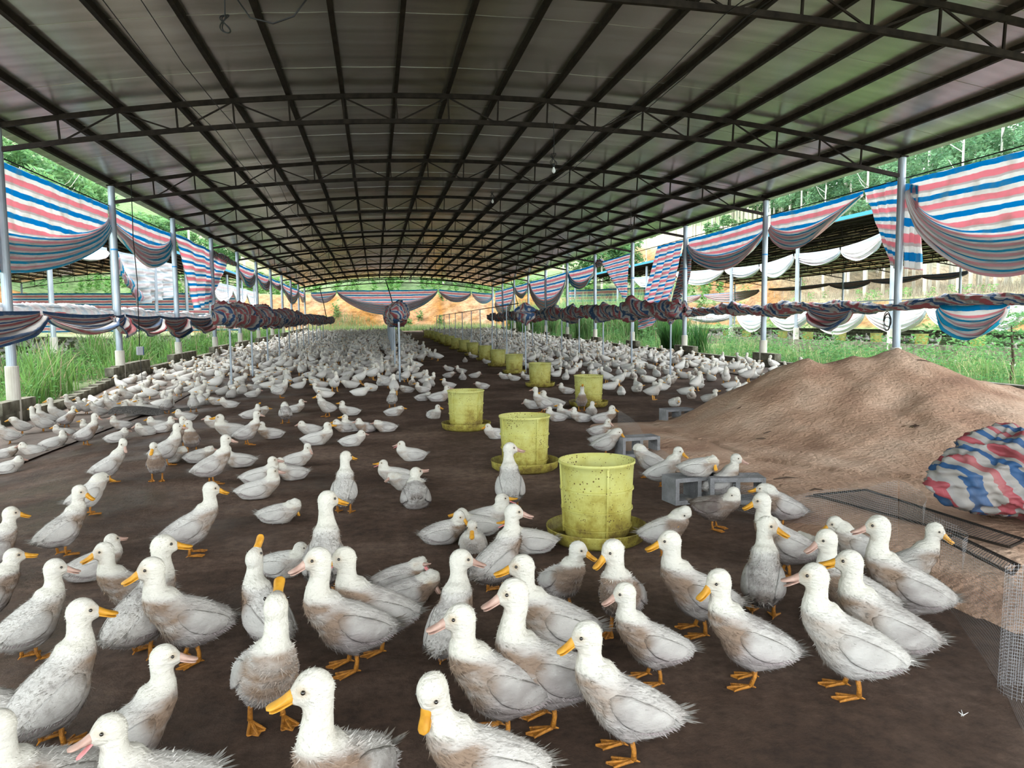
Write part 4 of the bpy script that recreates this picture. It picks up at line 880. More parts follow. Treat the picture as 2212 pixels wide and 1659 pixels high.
for px in (2112, 1990, 1893, 1815, 1745, 1690, 1612, 1570, 1520):
    y = PXp(px, 740, 18.9)[1]; feeder((18.9, y, .28), px, 'bright yellow feeder in the right neighbouring shed', 'yellow feeders in the right shed')
# ================================================================== cables, bulbs and small hung things
def cable(p, lab, rad=.007, name='hanging_cable'):
    m = MB(); m.tube(p, rad, 6); return tag(m.build(name, M_CABLE, smooth=True), lab, 'cable')
for xx, lab, y0_, y1_ in [(-2.55, 'left', -3, 60), (-2.20, 'left', -3, 60), (4.05, 'right', -3, 60), (4.32, 'right', -3, 60)]:
    P = []
    for n in range(-3, 10):
        for t in (0, .33, .66): P.append((xx+.05*math.sin(n*1.7+t*3), post_y(n)+BAY*t, zbot(xx)-.06-.12*math.sin(math.pi*t)))
    cable(P, 'thin lighting wire strung under the trusses on the %s, %s of the pair' % (lab, 'outer' if xx in (-2.55, 4.32) else 'inner'), .006, 'overhead_wire')
bp = G(308, 850); top = PXp(272, 30, bp[0]-.1)
pd = PYp(302, 758, bp[1]); pb = PYp(310, 838, bp[1])
c1 = cable([(pd[0], pd[1], pd[2]+.1), (pd[0]+.02, pd[1], 2.3), (pd[0]-.02, pd[1], 3.2), (pd[0], pd[1], 4.6)], 'long black cable hanging from the roof to the grey hanging device on the left', .010)
m = MB(); r0 = empty('hanging_device', pd, .5, label='small grey and blue box-shaped device hanging on the long cable at the left', category='device')
m.box((0, 0, 0), (.13, .09, .19)); o = m.build('casing', mat('device_grey', (.32, .33, .36), .5)[0], r0); o.modifiers.new('b', 'BEVEL').width = .012
m = MB(); m.box((.069, 0, 0), (.012, .085, .185)); m.build('side_panel', mat('device_blue', (.02, .06, .2), .4)[0], r0)
m = MB(); m.tube([(-.05, 0, .09), (0, 0, .16), (.05, 0, .09)], .006, 6); m.build('handle', M_CABLE, r0)
cable([(pd[0], pd[1], pd[2]-.08), (pd[0]+.01, pd[1], (pd[2]+pb[2])/2), (pb[0]-.02, pb[1], pb[2]+.1)], 'short cord between the grey device and the red-fronted box', .006)
r0 = empty('hanging_box', pb, .3, label='black box with a red front hanging low above the curled netting', category='box'); r0.rotation_euler = (.2, .5, .3)
m = MB(); m.box((0, 0, 0), (.26, .12, .12)); o = m.build('casing', M_CABLE, r0); o.modifiers.new('b', 'BEVEL').width = .01
m = MB(); m.box((.0, -.064, 0), (.23, .012, .085)); m.build('front_panel', mat('red_panel', (.35, .02, .03), .35)[0], r0)
m = MB(); m.box((.0, -.072, -.01), (.2, .01, .02)); m.build('front_strip', mat('dark_strip', (.03, .02, .02), .3)[0], r0)
# curled plastic netting lying under it
cp = G(345, 895); V = []; F = []
for i in range(30):
    for j in range(12):
        u = i/29; a = j/11*math.pi*1.0; V.append(((u-.5)*1.5, math.cos(a)*.24, math.sin(a)*.10*(1-.5*u)+.0+.02*math.sin(u*9)))
F = [(i*12+j, (i+1)*12+j, (i+1)*12+j+1, i*12+j+1) for i in range(29) for j in range(11)]
o = mk('curled_netting', V, F, M_NETBLK, smooth=True, loc=(cp[0], cp[1]+.1, cp[2]+.02)); o.rotation_euler = (0, 0, -.15); tag(o, 'curled sheet of dark plastic netting on the floor below the red-fronted box', 'net')
M_GLASS = mat('bulb_glass', (.85, .85, .82), .1)[0]
def coil(p, r_, n, lab, bulb=False, top=None):
    r0 = empty('light_bulb' if bulb else 'cable_coil', p, label=lab, category='lamp' if bulb else 'cable'); m = MB()
    t = np.linspace(0, n*2*math.pi, n*14); m.tube(np.stack([np.cos(t)*r_*(.6+.3*np.sin(t*.37)), np.sin(t)*r_*.5, np.sin(t*.5+1)*r_*1.5+r_], -1), .006, 5); m.build('coiled_cord' if bulb else 'coil', M_CABLE, r0)
    m = MB(); m.tube([(0, 0, r_*2), (.01, 0, (top-p[2])/2), (0, 0, top-p[2])], .006, 6); m.build('cord', M_CABLE, r0)
    if bulb:
        m = MB(); m.tube([(0, 0, -.01), (0, 0, -.075)], [.022, .02], 10); m.build('socket', M_CABLE, r0)
        z = [-.07, -.09, -.11, -.14, -.165, -.18]; rr3 = [.014, .018, .028, .036, .024, .004]; m = MB(); m.tube([(0, 0, q) for q in z], rr3, 14); m.build('bulb', M_GLASS, r0, smooth=True)
def at_wire(px, py, X): return PXp(px, py, X)
coil(at_wire(1196, 352, 4.2) if False else PYp(1196, 352, 13.0), .07, 5, 'clear light bulb hanging below a coiled black cord under the roof, nearer of two', True, 4.8)
coil(PYp(1064, 425, 20.5), .07, 5, 'clear light bulb hanging deeper in the shed, farther of two', True, 4.85)
coil(PYp(487, 62, 7.0), .05, 4, 'bunched black cable hanging near the top left of the roof', False, 4.9)
coil(PYp(1362, 498, 20.0), .07, 4, 'bunched black cable hanging under the right part of the roof', False, 4.7)
a_, b_ = PYp(510, -5, 6.5), PYp(665, -5, 6.5)
cable([a_, PYp(540, 38, 6.5), PYp(590, 51, 6.5), PYp(635, 35, 6.5), b_], 'black cable sagging in a loop at the top left of the roof', .007)
x1 = PXp(1945, 670, XR-.12)
m = MB(); t = np.linspace(0, 22, 130); m.tube(np.stack([-.02+0*t, .10*np.cos(t)+.02*np.sin(t*.3), .20*np.sin(t)*(.7+.3*np.sin(t*.21))], -1), .008, 5); o = m.build('cable_coil', M_CABLE, loc=(XR-.11, post_y(0)+.12, 1.25)); tag(o, 'tangle of black cable hung on the nearest right post', 'cable')
for px0, py0, px1, py1, Y, lab in [(1100, 590, 1128, 700, 45, 'right'), (833, 605, 852, 672, 30, 'centre'), (690, 620, 706, 690, 40, 'left')]:
    cable([PYp(px0, py0, Y), PYp((px0+px1)/2+1, (py0+py1)/2, Y), PYp(px1, py1, Y)], 'slanting dark cord running down from the roof to the %s rail' % lab, .02)
# a loose feather on the dark floor
fp = G(2080, 1548); m = MB()
for k in range(5): m.tube([(0, 0, .004), (.02*math.cos(k), .02*math.sin(k*1.3), .012)], [.002, .0006], 4)
tag(m.build('loose_feather', mat('white_down', (.7, .7, .68), .9)[0], loc=fp), 'tiny white feather on the dark floor at the lower right', 'feather')
#@@DUCKS
# ================================================================== ducks
BST = np.array([(-.205, .022, .008, .006), (-.188, .018, .024, .014), (-.162, .006, .046, .036), (-.130, -.004, .062, .055), (-.090, -.012, .073, .071), (-.045, -.017, .081, .083),
                (0, -.017, .084, .087), (.045, -.010, .080, .083), (.080, .004, .067, .067), (.105, .020, .052, .054)])
BST[:, 0] = np.where(BST[:, 0] < 0, BST[:, 0]*.91, BST[:, 0])
def body_frame(sp):
    th = sp['th']; c, s_ = math.cos(th), math.sin(th); hc = sp['hc']
    return lambda x, y, z: np.stack([x*c-z*s_, y, x*s_+z*c+hc], -1), lambda Q: np.stack([Q[:, 0]*c+(Q[:, 2]-hc)*s_, Q[:, 1], -Q[:, 0]*s_+(Q[:, 2]-hc)*c], -1)
def loft(C, A, B, rw, rh, n):
    """rings around centres C with side vectors A and up vectors B"""
    a = np.linspace(0, 2*np.pi, n, endpoint=False); m_ = len(C)
    V = C[:, None]+A[:, None]*(np.cos(a)[None, :]*np.asarray(rw)[:, None])[..., None]+B[:, None]*(np.sin(a)[None, :]*np.asarray(rh)[:, None])[..., None]
    F = [(i*n+j, i*n+(j+1) % n, (i+1)*n+(j+1) % n, (i+1)*n+j) for i in range(m_-1) for j in range(n)]+[tuple(range(n))[::-1], tuple((m_-1)*n+j for j in range(n))]
    return V.reshape(-1, 3), F
def interp_st(S, k):
    t = np.linspace(0, len(S)-1, k); return np.stack([np.interp(t, range(len(S)), S[:, i]) for i in range(S.shape[1])], -1)
def duck_curves(sp):
    bf, inv = body_frame(sp)
    p0 = bf(np.array([.070]), np.array([0.]), np.array([.012]))[0]; p1 = bf(np.array([.118]), np.array([0.]), np.array([.050]))[0]
    H = np.array([sp['hx'], sp['hyo'], sp['H']-.036]); hy, hp = sp['hyaw'], sp['hp']
    a = np.array([math.cos(hp)*math.cos(hy), math.cos(hp)*math.sin(hy), math.sin(hp)]); s_ = np.array([-math.sin(hy), math.cos(hy), 0]); u = np.cross(a, s_)
    back = H-a*.014-u*.012
    k1 = p1+np.array([.022, 0, .035]); L = np.linalg.norm(back-p1)
    k2 = back-np.array([-.012 if sp['stand'] else -.004, 0, 1.])*min(.06, L*.45)
    if sp.get('tuck'): k1 = p1+np.array([.04, .01, .03]); k2 = back+np.array([.06, 0, -.01])
    t = np.linspace(0, 1, 12)[:, None]; bz = (1-t)**3*p1+3*(1-t)**2*t*k1+3*(1-t)*t*t*k2+t**3*back
    return bf, inv, p0, bz, H, a, s_, u
def duck_skin(sp, nr=18):
    """rings of the body, neck and head; joined later into one skin"""
    bf, inv, p0, bz, H, a, s_, u = duck_curves(sp); parts = []
    S = interp_st(BST, 20); fat = sp.get('fat', 1.)
    c, sn = math.cos(sp['th']), math.sin(sp['th'])
    C = bf(S[:, 0], S[:, 0]*0, S[:, 1]); A = np.tile([0, 1., 0], (20, 1)); B = np.tile([-sn, 0, c], (20, 1))
    parts.append(loft(C, A, B, S[:, 2]*fat, S[:, 3]*fat, nr))
    N_ = np.concatenate([[p0], bz]); T = np.gradient(N_, axis=0); T /= np.linalg.norm(T, axis=1)[:, None]
    A = np.tile([0, 1., 0], (len(N_), 1)); A -= T*np.sum(A*T, 1)[:, None]; A /= np.linalg.norm(A, axis=1)[:, None]; B = np.cross(T, A)
    rr = np.interp(np.linspace(0, 1, len(N_)), [0, .12, .3, .55, .8, 1], [.064, .056, .043, .0345, .032, .032])
    parts.append(loft(N_, A, B, rr, rr*1.04, nr))
    hs = np.array([(-.046, .008, .010, -.004), (-.040, .020, .023, -.003), (-.026, .0295, .034, 0), (-.006, .0325, .0375, .002), (.012, .0295, .034, .002), (.026, .0225, .0265, -.002), (.037, .0160, .0190, -.006), (.044, .0125, .0135, -.008)])
    hs = interp_st(hs, 14)*np.array([1.06, 1.08, 1.08, 1.])
    parts.append(loft(H+a*hs[:, :1]+u*hs[:, 3:4], np.tile(s_, (14, 1)), np.tile(u, (14, 1)), hs[:, 1], hs[:, 2], nr))
    if sp['stand']:
        for q in (-1, 1):
            P = np.array([bf(np.array([-.015]), np.array([.040*q]), np.array([-.035]))[0], bf(np.array([-.012]), np.array([.042*q]), np.array([-.075]))[0], np.array([-.008, .042*q, .066])])
            T = P[-1]-P[0]; T /= np.linalg.norm(T); A = np.tile([0, 1., 0], (3, 1)); B = np.cross(np.tile(T, (3, 1)), A)
            parts.append(loft(P, A, B, [.034, .026, .014], [.042, .030, .015], 10))
    V = np.concatenate([p[0] for p in parts]); F = []; o = 0
    for v, f in parts: F += [tuple(i+o for i in q) for q in f]; o += len(v)
    if not sp['stand']: V[:, 2] = np.maximum(V[:, 2], .004+.0*V[:, 2])
    return V, F
CW = np.array([.56, .545, .51]); CY = np.array([.57, .53, .38]); CB = np.array([.165, .10, .05]); CG = np.array([.14, .115, .105]); CP = np.array([.28, .235, .23]); CD = np.array([.07, .052, .038])
def duck_color(V, sp):
    bf, inv, p0, bz, H, a, s_, u = duck_curves(sp); Q = inv(V); sd = sp['seed']; dirt = sp['dirt']
    zn = np.clip((V[:, 2]-(bz[1][2]-.02))/(H[2]-bz[1][2]+.02), 0, 1)*(np.hypot(V[:, 0]-np.interp(V[:, 2], bz[:, 2], bz[:, 0]), V[:, 1]) < .075)
    n = noise3(V, 14, sd, 4); n2 = noise3(V*[1, 1.6, 1.6], 34, sd+3, 3); nb = noise3(V, 7, sd+8, 2)
    c = CW+n[:, None]*.03
    def mixc(c, col, m): m = np.clip(m, 0, 1)[:, None]; return c*(1-m)+col*m
    rel = V-H; hd = np.linalg.norm(rel, axis=1)
    neck = sm((zn-.05)*4.); c = mixc(c, CY, neck*.30*(.7+.4*n)+.06)
    isb = 1-neck
    chest = sm((Q[:, 0]-.0)/.07)*sm((.075-Q[:, 2])/.045)*isb
    c = mixc(c, CB*(1+.25*n2[:, None])+.04, chest*min(dirt*1.7, 1.3)*(.80+.45*n+.4*n2))
    side = sm((.02-Q[:, 2])/.07)*sm((-Q[:, 0]+.07)/.08)*isb
    c = mixc(c, CP, side*.75*dirt*(1+n)); c = mixc(c, CG, np.clip(nb*1.0+n2*.7+.08, 0, 1)*isb*dirt*.85*sm((.06-Q[:, 0])/.04)); c = mixc(c, CP*.9, isb*dirt*.25)
    low = sm((-.035-Q[:, 2])/.05)*isb; c = mixc(c, CG*.8, low*dirt*.7*(.8+n2*.6))
    rear = sm((-Q[:, 0]-.110)/.05)*isb; c = mixc(c, CG*.55+CB*.2, rear*dirt*(.5+.6*n2+.3*nb))
    if dirt > 1.1: c = mixc(c, CD*1.8, isb*(.45+.4*n))
    # stained ring round the eye and cheek
    ex = hd < .06; L1 = rel@a; L2 = np.abs(rel@s_); L3 = rel@u
    de = np.sqrt((L1-.018)**2+(L3-.009)**2*1.3); eye = np.exp(-(de/.013)**2)*ex*(L2 > .012)
    c = mixc(c, np.array([.44, .31, .17]), eye*.9*sp.get('eyed', .5)); c = mixc(c, CB+.12, ex*sm((L1-.0)/.03)*.45*sp.get('eyed', .5)*(1+n))
    return np.clip(c, .01, .60)
def smooth_mesh(V, F, it=3, lam=.5):
    E = np.concatenate([np.stack([F[:, i], F[:, (i+1) % F.shape[1]]], 1) for i in range(F.shape[1])]); cnt = np.bincount(E[:, 0], minlength=len(V))+np.bincount(E[:, 1], minlength=len(V))
    for _ in range(it):
        A = np.zeros_like(V)
        for k in range(3): A[:, k] = np.bincount(E[:, 0], V[E[:, 1], k], len(V))+np.bincount(E[:, 1], V[E[:, 0], k], len(V))
        V = V*(1-lam)+A/np.maximum(cnt, 1)[:, None]*lam
    return V
def vnormals(V, F):
    fn = np.cross(V[F[:, 2]]-V[F[:, 0]], V[F[:, 3]]-V[F[:, 1]]); N_ = np.zeros_like(V)
    for i in range(4):
        for k in range(3): N_[:, k] += np.bincount(F[:, i], fn[:, k], len(V))
    return N_/(np.linalg.norm(N_, axis=1)[:, None]+1e-9)
def tufts(P, Nn, D, C, Ln, Wd, lift, r, jit=.25, cj=.06):
    """small pointed feather tufts: one triangle each"""
    n = len(P); D = D-Nn*np.sum(D*Nn, 1)[:, None]; D = D/(np.linalg.norm(D, axis=1)[:, None]+1e-9)
    D = D+r.normal(0, jit, (n, 3)); D /= np.linalg.norm(D, axis=1)[:, None]
    S = np.cross(D, Nn); S /= np.linalg.norm(S, axis=1)[:, None]+1e-9
    B = P-Nn*.0015; Tp = P+D*Ln[:, None]+Nn*(Ln*lift)[:, None]; w_ = Wd[:, None]/2
    V = np.stack([B-S*w_, B+S*w_, Tp], 1).reshape(-1, 3); F = (np.arange(n)*3)[:, None]+np.arange(3)[None]
    c = np.clip(C*(1+r.uniform(-cj, cj, (n, 1))), .01, .62); cc = np.repeat(c, 3, axis=0); return V, F, cc
def wing_geo(sp, q, r, ntuft):
    bf, inv, *_ = duck_curves(sp); k = 12; t = np.linspace(0, 1, k); x = .064-.198*t
    bw = np.interp(x, BST[:, 0], BST[:, 2])*sp.get('fat', 1.)
    z = .018-.004*t-.012*np.sin(np.pi*t)+sp.get('wz', 0)*t
    y = bw*(.90+.05*t)+.000
    y = np.maximum(y, .052)
    hh = np.interp(t, [0, .1, .3, .6, .85, 1], [.008, .026, .040, .040, .026, .008]); ww = np.interp(t, [0, .15, .5, .85, 1], [.004, .010, .011, .008, .004])
    C = bf(x, y*q, z); th = sp['th']; tilt = .35*q
    A = np.tile([math.sin(tilt)*math.sin(th)*0, math.cos(tilt), 0], (k, 1)); B = np.tile([-math.sin(th), math.sin(-tilt)*1.0, math.cos(th)], (k, 1)); B /= np.linalg.norm(B, axis=1)[:, None]
    V, F = loft(C, A, B, ww, hh, 12); col = duck_color(V, sp)
    n7 = noise3(V*[1, 1, 1.5], 26, sp['seed'], 3); col = col*(.86+.14*np.clip(n7, -1, 1))[:, None]; col = np.clip(col*.97, 0, .60)
    quad = np.array([f for f in F if len(f) == 4]); Nn = vnormals(V, quad)
    F = list(F)
    if ntuft:
        i = r.integers(0, len(V), ntuft); j = (i+r.integers(-12, 12, ntuft)) % len(V); P = V[i]*.6+V[j]*.4
        ok = np.linalg.norm(V[i]-V[j], axis=1) < .06; i = i[ok]; P = P[ok]; Nq = Nn[i]; m_ = Nq[:, 1]*q > .1; i = i[m_]; P = P[m_]+Nq[m_]*.001; Nq = Nq[m_]
        back = np.tile([-math.cos(th), 0, -math.sin(th)-.25], (len(P), 1))
        v, f, c = tufts(P, Nq, back, col[i], r.uniform(.012, .022, len(P)), r.uniform(.004, .007, len(P)), .13, r, .16, .13)
        # flight feather stubs along the rear lower edge
        ns = 16; tt = np.linspace(.35, 1, ns); Pb = np.stack([np.interp(tt, t, C[:, kk]) for kk in range(3)], -1)+B[0]*(-np.interp(tt, t, hh)*.8)[:, None]
        v2, f2, c2 = tufts(Pb, np.tile([0, q*1., .1], (ns, 1)), np.tile([-math.cos(th), 0, -math.sin(th)-.5], (ns, 1)), np.tile(CP*.9, (ns, 1)), np.full(ns, .024), np.full(ns, .011), .05, r, .06, .12)
        o = len(V); V = np.concatenate([V, v, v2]); F += [tuple(z_+o) for z_ in f]+[tuple(z_+o+len(v)) for z_ in f2]; col = np.concatenate([col, c, c2])
    return V, F, col
BILL_ST = np.array([(0, .0150, .0150, -.004), (.010, .0142, .0125, -.0055), (.024, .0142, .0090, -.009), (.040, .0165, .0066, -.0115), (.052, .0155, .0048, -.0125), (.059, .0080, .0028, -.0125)])
def bill_geo(sp, lower=False):
    *_, H, a, s_, u = duck_curves(sp); S = interp_st(BILL_ST, 12).copy(); op = sp.get('open', 0.)
    if lower:
        S[:, 1] *= .82; S[:, 2] *= .38; dz = -.0085; ang = -op
    else: dz = .0015; ang = op*.25
    a2 = a*math.cos(ang)+u*math.sin(ang); u2 = -a*math.sin(ang)+u*math.cos(ang); base = H+a*.037+u*dz
    C = base+a2*S[:, :1]+u2*S[:, 3:4]
    if lower: C = C+a2*(-.004)
    return loft(C, np.tile(s_, (12, 1)), np.tile(u2, (12, 1)), S[:, 1], S[:, 2], 12)
def leg_geo(q, fx=0., lift=0.):
    m = MB(); m.tube([(-.008, .042*q, .085), (-.012+fx*.5, .043*q, .045+lift), (fx-.006, .044*q, .014+lift)], [.0085, .0072, .0085], 8); return m
def foot_geo(q, fx=0., lift=0., curl=0.):
    """three toes joined by a web, with claws and a hind toe"""
    m = MB(); toes = []
    for a, L in ((-.42, .062), (.02, .074), (.46, .060)):
        p = [(fx-.004, .044*q, .012+lift)]+[(fx+math.cos(a)*L*t, .044*q+math.sin(a)*L*t, .006+lift*(1-t)+.006*(1-t)) for t in (.35, .7, 1.)]
        m.tube(p, [.006, .0052, .0046, .0028], 6); toes.append(p)
    for A_, B_ in ((0, 1), (1, 2)):
        a, b = toes[A_], toes[B_]; P = [a[0], a[1], a[2], a[3], ((a[3][0]+b[3][0])/2-.010, (a[3][1]+b[3][1])/2, .004+lift*.1), b[3], b[2], b[1]]
        up = [(x, y, z-.001) for x, y, z in P]; lo = [(x, y, z-.0045) for x, y, z in P]; n = len(P)
        m.add(up+lo, [tuple(range(n)), tuple(range(n, 2*n))[::-1]]+[(i, n+i, n+(i+1) % n, (i+1) % n) for i in range(n)])
    m.tube([(fx-.006, .044*q, .014+lift), (fx-.024, .040*q, .006+lift)], [.005, .002], 5); return m
def tail_geo(sp, r, n=26):
    bf, *_ = duck_curves(sp); a = r.uniform(-1, 1, n); z = r.uniform(-.4, 1, n)
    P = bf(np.full(n, -.160)+r.uniform(-.01, .02, n), a*.026, .016+z*.010); th = sp['th']
    D = np.stack([-np.ones(n), a*.55, .38+z*.25], -1); D = np.stack([D[:, 0]*math.cos(th)-D[:, 2]*math.sin(th), D[:, 1], D[:, 0]*math.sin(th)+D[:, 2]*math.cos(th)], -1)
    Nn = np.tile([0, 0, 1.], (n, 1)); D /= np.linalg.norm(D, axis=1)[:, None]
    S = np.cross(D, Nn); S /= np.linalg.norm(S, axis=1)[:, None]; L = r.uniform(.035, .062, n)[:, None]; W_ = r.uniform(.004, .008, n)[:, None]/2
    V = np.stack([P-S*W_, P+D*L*.6-S*W_*.9, P+D*L, P+D*L*.6+S*W_*.9, P+S*W_], 1).reshape(-1, 3); F = (np.arange(n)*5)[:, None]+np.arange(5)[None]
    base = CW*.9*(1-min(sp['dirt'], 1)*.35)+CB*min(sp['dirt'], 1)*.2; tip = CB*.8*min(sp['dirt'], 1.2)+CW*(1-min(sp['dirt'], 1))*.9
    c = np.stack([base, base*.7+tip*.3, tip, base*.7+tip*.3, base])[None].repeat(n, 0)*r.uniform(.8, 1.1, (n, 1, 1)); return V, [tuple(f) for f in F], np.clip(c.reshape(-1, 3), .01, .85)
EYE = None
def eye_mesh():
    global EYE
    if EYE is None:
        m = MB(); m.tube([(0, 0, -1), (0, 0, -.8), (0, 0, -.35), (0, 0, .1), (0, 0, .55), (0, 0, .88), (0, 0, 1)], [.05, .6, .94, 1, .83, .47, .05], 12); o = m.build('eye', M_EYE, smooth=True); EYE = o.data; bpy.data.objects.remove(o)
    return EYE
def make_duck_parts(specs):
    """batch: skins are remeshed into one continuous surface each, then coloured and feathered"""
    tmp = []
    for sp in specs:
        V, F = duck_skin(sp); o = mk('skin', V, F); md = o.modifiers.new('r', 'REMESH'); md.mode = 'VOXEL'; md.voxel_size = sp['vox']; tmp.append(o)
    bpy.context.view_layer.update(); dg = bpy.context.evaluated_depsgraph_get()
    for sp, o in zip(specs, tmp):
        e = o.evaluated_get(dg).to_mesh(); V = np.zeros(len(e.vertices)*3); e.vertices.foreach_get('co', V); V = V.reshape(-1, 3)
        F = np.zeros(len(e.loops), np.int64); e.loops.foreach_get('vertex_index', F); F = F.reshape(-1, 4); o.evaluated_get(dg).to_mesh_clear()
        V = smooth_mesh(V, F, 5, .6); Nn = vnormals(V, F); r = np.random.default_rng(sp['seed'])
        V = V+Nn*(noise3(V, 40, sp['seed'], 3)*.0018)[:, None]*(np.linalg.norm(V-duck_curves(sp)[4], axis=1) > .05)[:, None]
        col = duck_color(V, sp); nt_ = sp['tufts']; sm_ = [True]*len(F); FF = F
        if nt_:
            bf, inv, p0, bz, H, a, s_, u = duck_curves(sp); i = r.integers(0, len(V), nt_); P = V[i]+r.normal(0, .003, (nt_, 3))*(1-np.abs(Nn[i])); Q = inv(P)
            hd = np.linalg.norm(P-H, axis=1); zn = (P[:, 2] > bz[2][2]); body = ~zn
            D = np.where(body[:, None], np.array([-1., 0, -.35])[None]+0*P, np.array([-.1, 0, -1.])[None]+0*P); D = np.where((hd < .05)[:, None], -a[None]-.35*u[None], D)
            Ln = np.where(body, r.uniform(.010, .021, nt_), r.uniform(.004, .008, nt_)); Wd = np.where(body, r.uniform(.0025, .0055, nt_), .0022); lift = np.where(body, .16, .38)
            ok = ~((hd < .052) & ((P-H)@a > .020)); ok &= P[:, 2] > .006
            i, P, D, Ln, Wd, lift = i[ok], P[ok], D[ok], Ln[ok], Wd[ok], lift[ok]
            v, f, c = tufts(P, Nn[i], D, col[i], Ln, Wd, lift, r, .26, .13); o_ = len(V)
            V = np.concatenate([V, v]); col = np.concatenate([col, c]); FF = [tuple(q) for q in F]+[tuple(q+o_) for q in f]; sm_ = sm_+[False]*len(f)
        ob = mk('body', V, FF, M_PLUME, col=col, smooth=np.array(sm_)); sp['me'] = {'body': ob.data}; bpy.data.objects.remove(ob)
        def keep(name, V, F, m, col=None, smooth=True):
            ob = mk(name, V, F, m, col=col, smooth=smooth); me = ob.data; bpy.data.objects.remove(ob); return me
        M_ = sp['me']; bm_ = M_BILLO if sp['bill'] == 'o' else M_BILLP
        M_['bill'] = keep('bill', *bill_geo(sp), bm_); M_['lower_bill'] = keep('lower_bill', *bill_geo(sp, True), M_BILLIN if sp.get('open', 0) > .15 else bm_)
        for k_, q in (('wingl', 1), ('wingr', -1)):
            v, f, c = wing_geo(sp, q, r, sp['tufts']//3); M_[k_] = keep('wing', v, f, M_PLUME, c)
        v, f, c = tail_geo(sp, r); M_['tail'] = keep('tail', v, f, M_PLUME, c, False)
        if sp['stand']:
            fx = sp.get('step', .0)
            for q, k_ in ((1, 'l'), (-1, 'r')):
                m = leg_geo(q, fx*q); M_['leg'+k_] = keep('leg', m.V, m.F, M_LEG); m = foot_geo(q, fx*q); M_['foot'+k_] = keep('foot', m.V, m.F, M_LEG, smooth=False)
        *_, H, a, s_, u = duck_curves(sp); sp['eyes'] = [H+a*.016+u*.0095+s_*.0305*q for q in (1, -1)]
        # nostrils are part of the bill
    for o in tmp: me = o.data; bpy.data.objects.remove(o); bpy.data.meshes.remove(me)
def place_duck(sp, loc, rz, s, label, group=None):
    t = empty('duck', loc, rz, label=label, category='duck', group=group); t.scale = (s, s, s); M_ = sp['me']
    link('body', M_['body'], t); bl = link('bill', M_['bill'], t); link('lower_bill', M_['lower_bill'], bl)
    link('wing', M_['wingl'], t); link('wing', M_['wingr'], t); link('tail', M_['tail'], t)
    for p in sp['eyes']:
        e = link('eye', eye_mesh(), t, tuple(p)); e.scale = (.0052, .0052, .0052)
    if sp['stand']:
        for k_ in 'lr': lg = link('leg', M_['leg'+k_], t); link('foot', M_['foot'+k_], lg)
    return t
CR = {'F': (0, 0, 1), 'P': (0, 560, 2.989), 'M': (640, 560, 2.989), 'R': (1380, 700, 2.659), 'A': (0, 1100, 2.989), 'B': (700, 1100, 2.989), 'C': (1380, 1100, 2.989)}
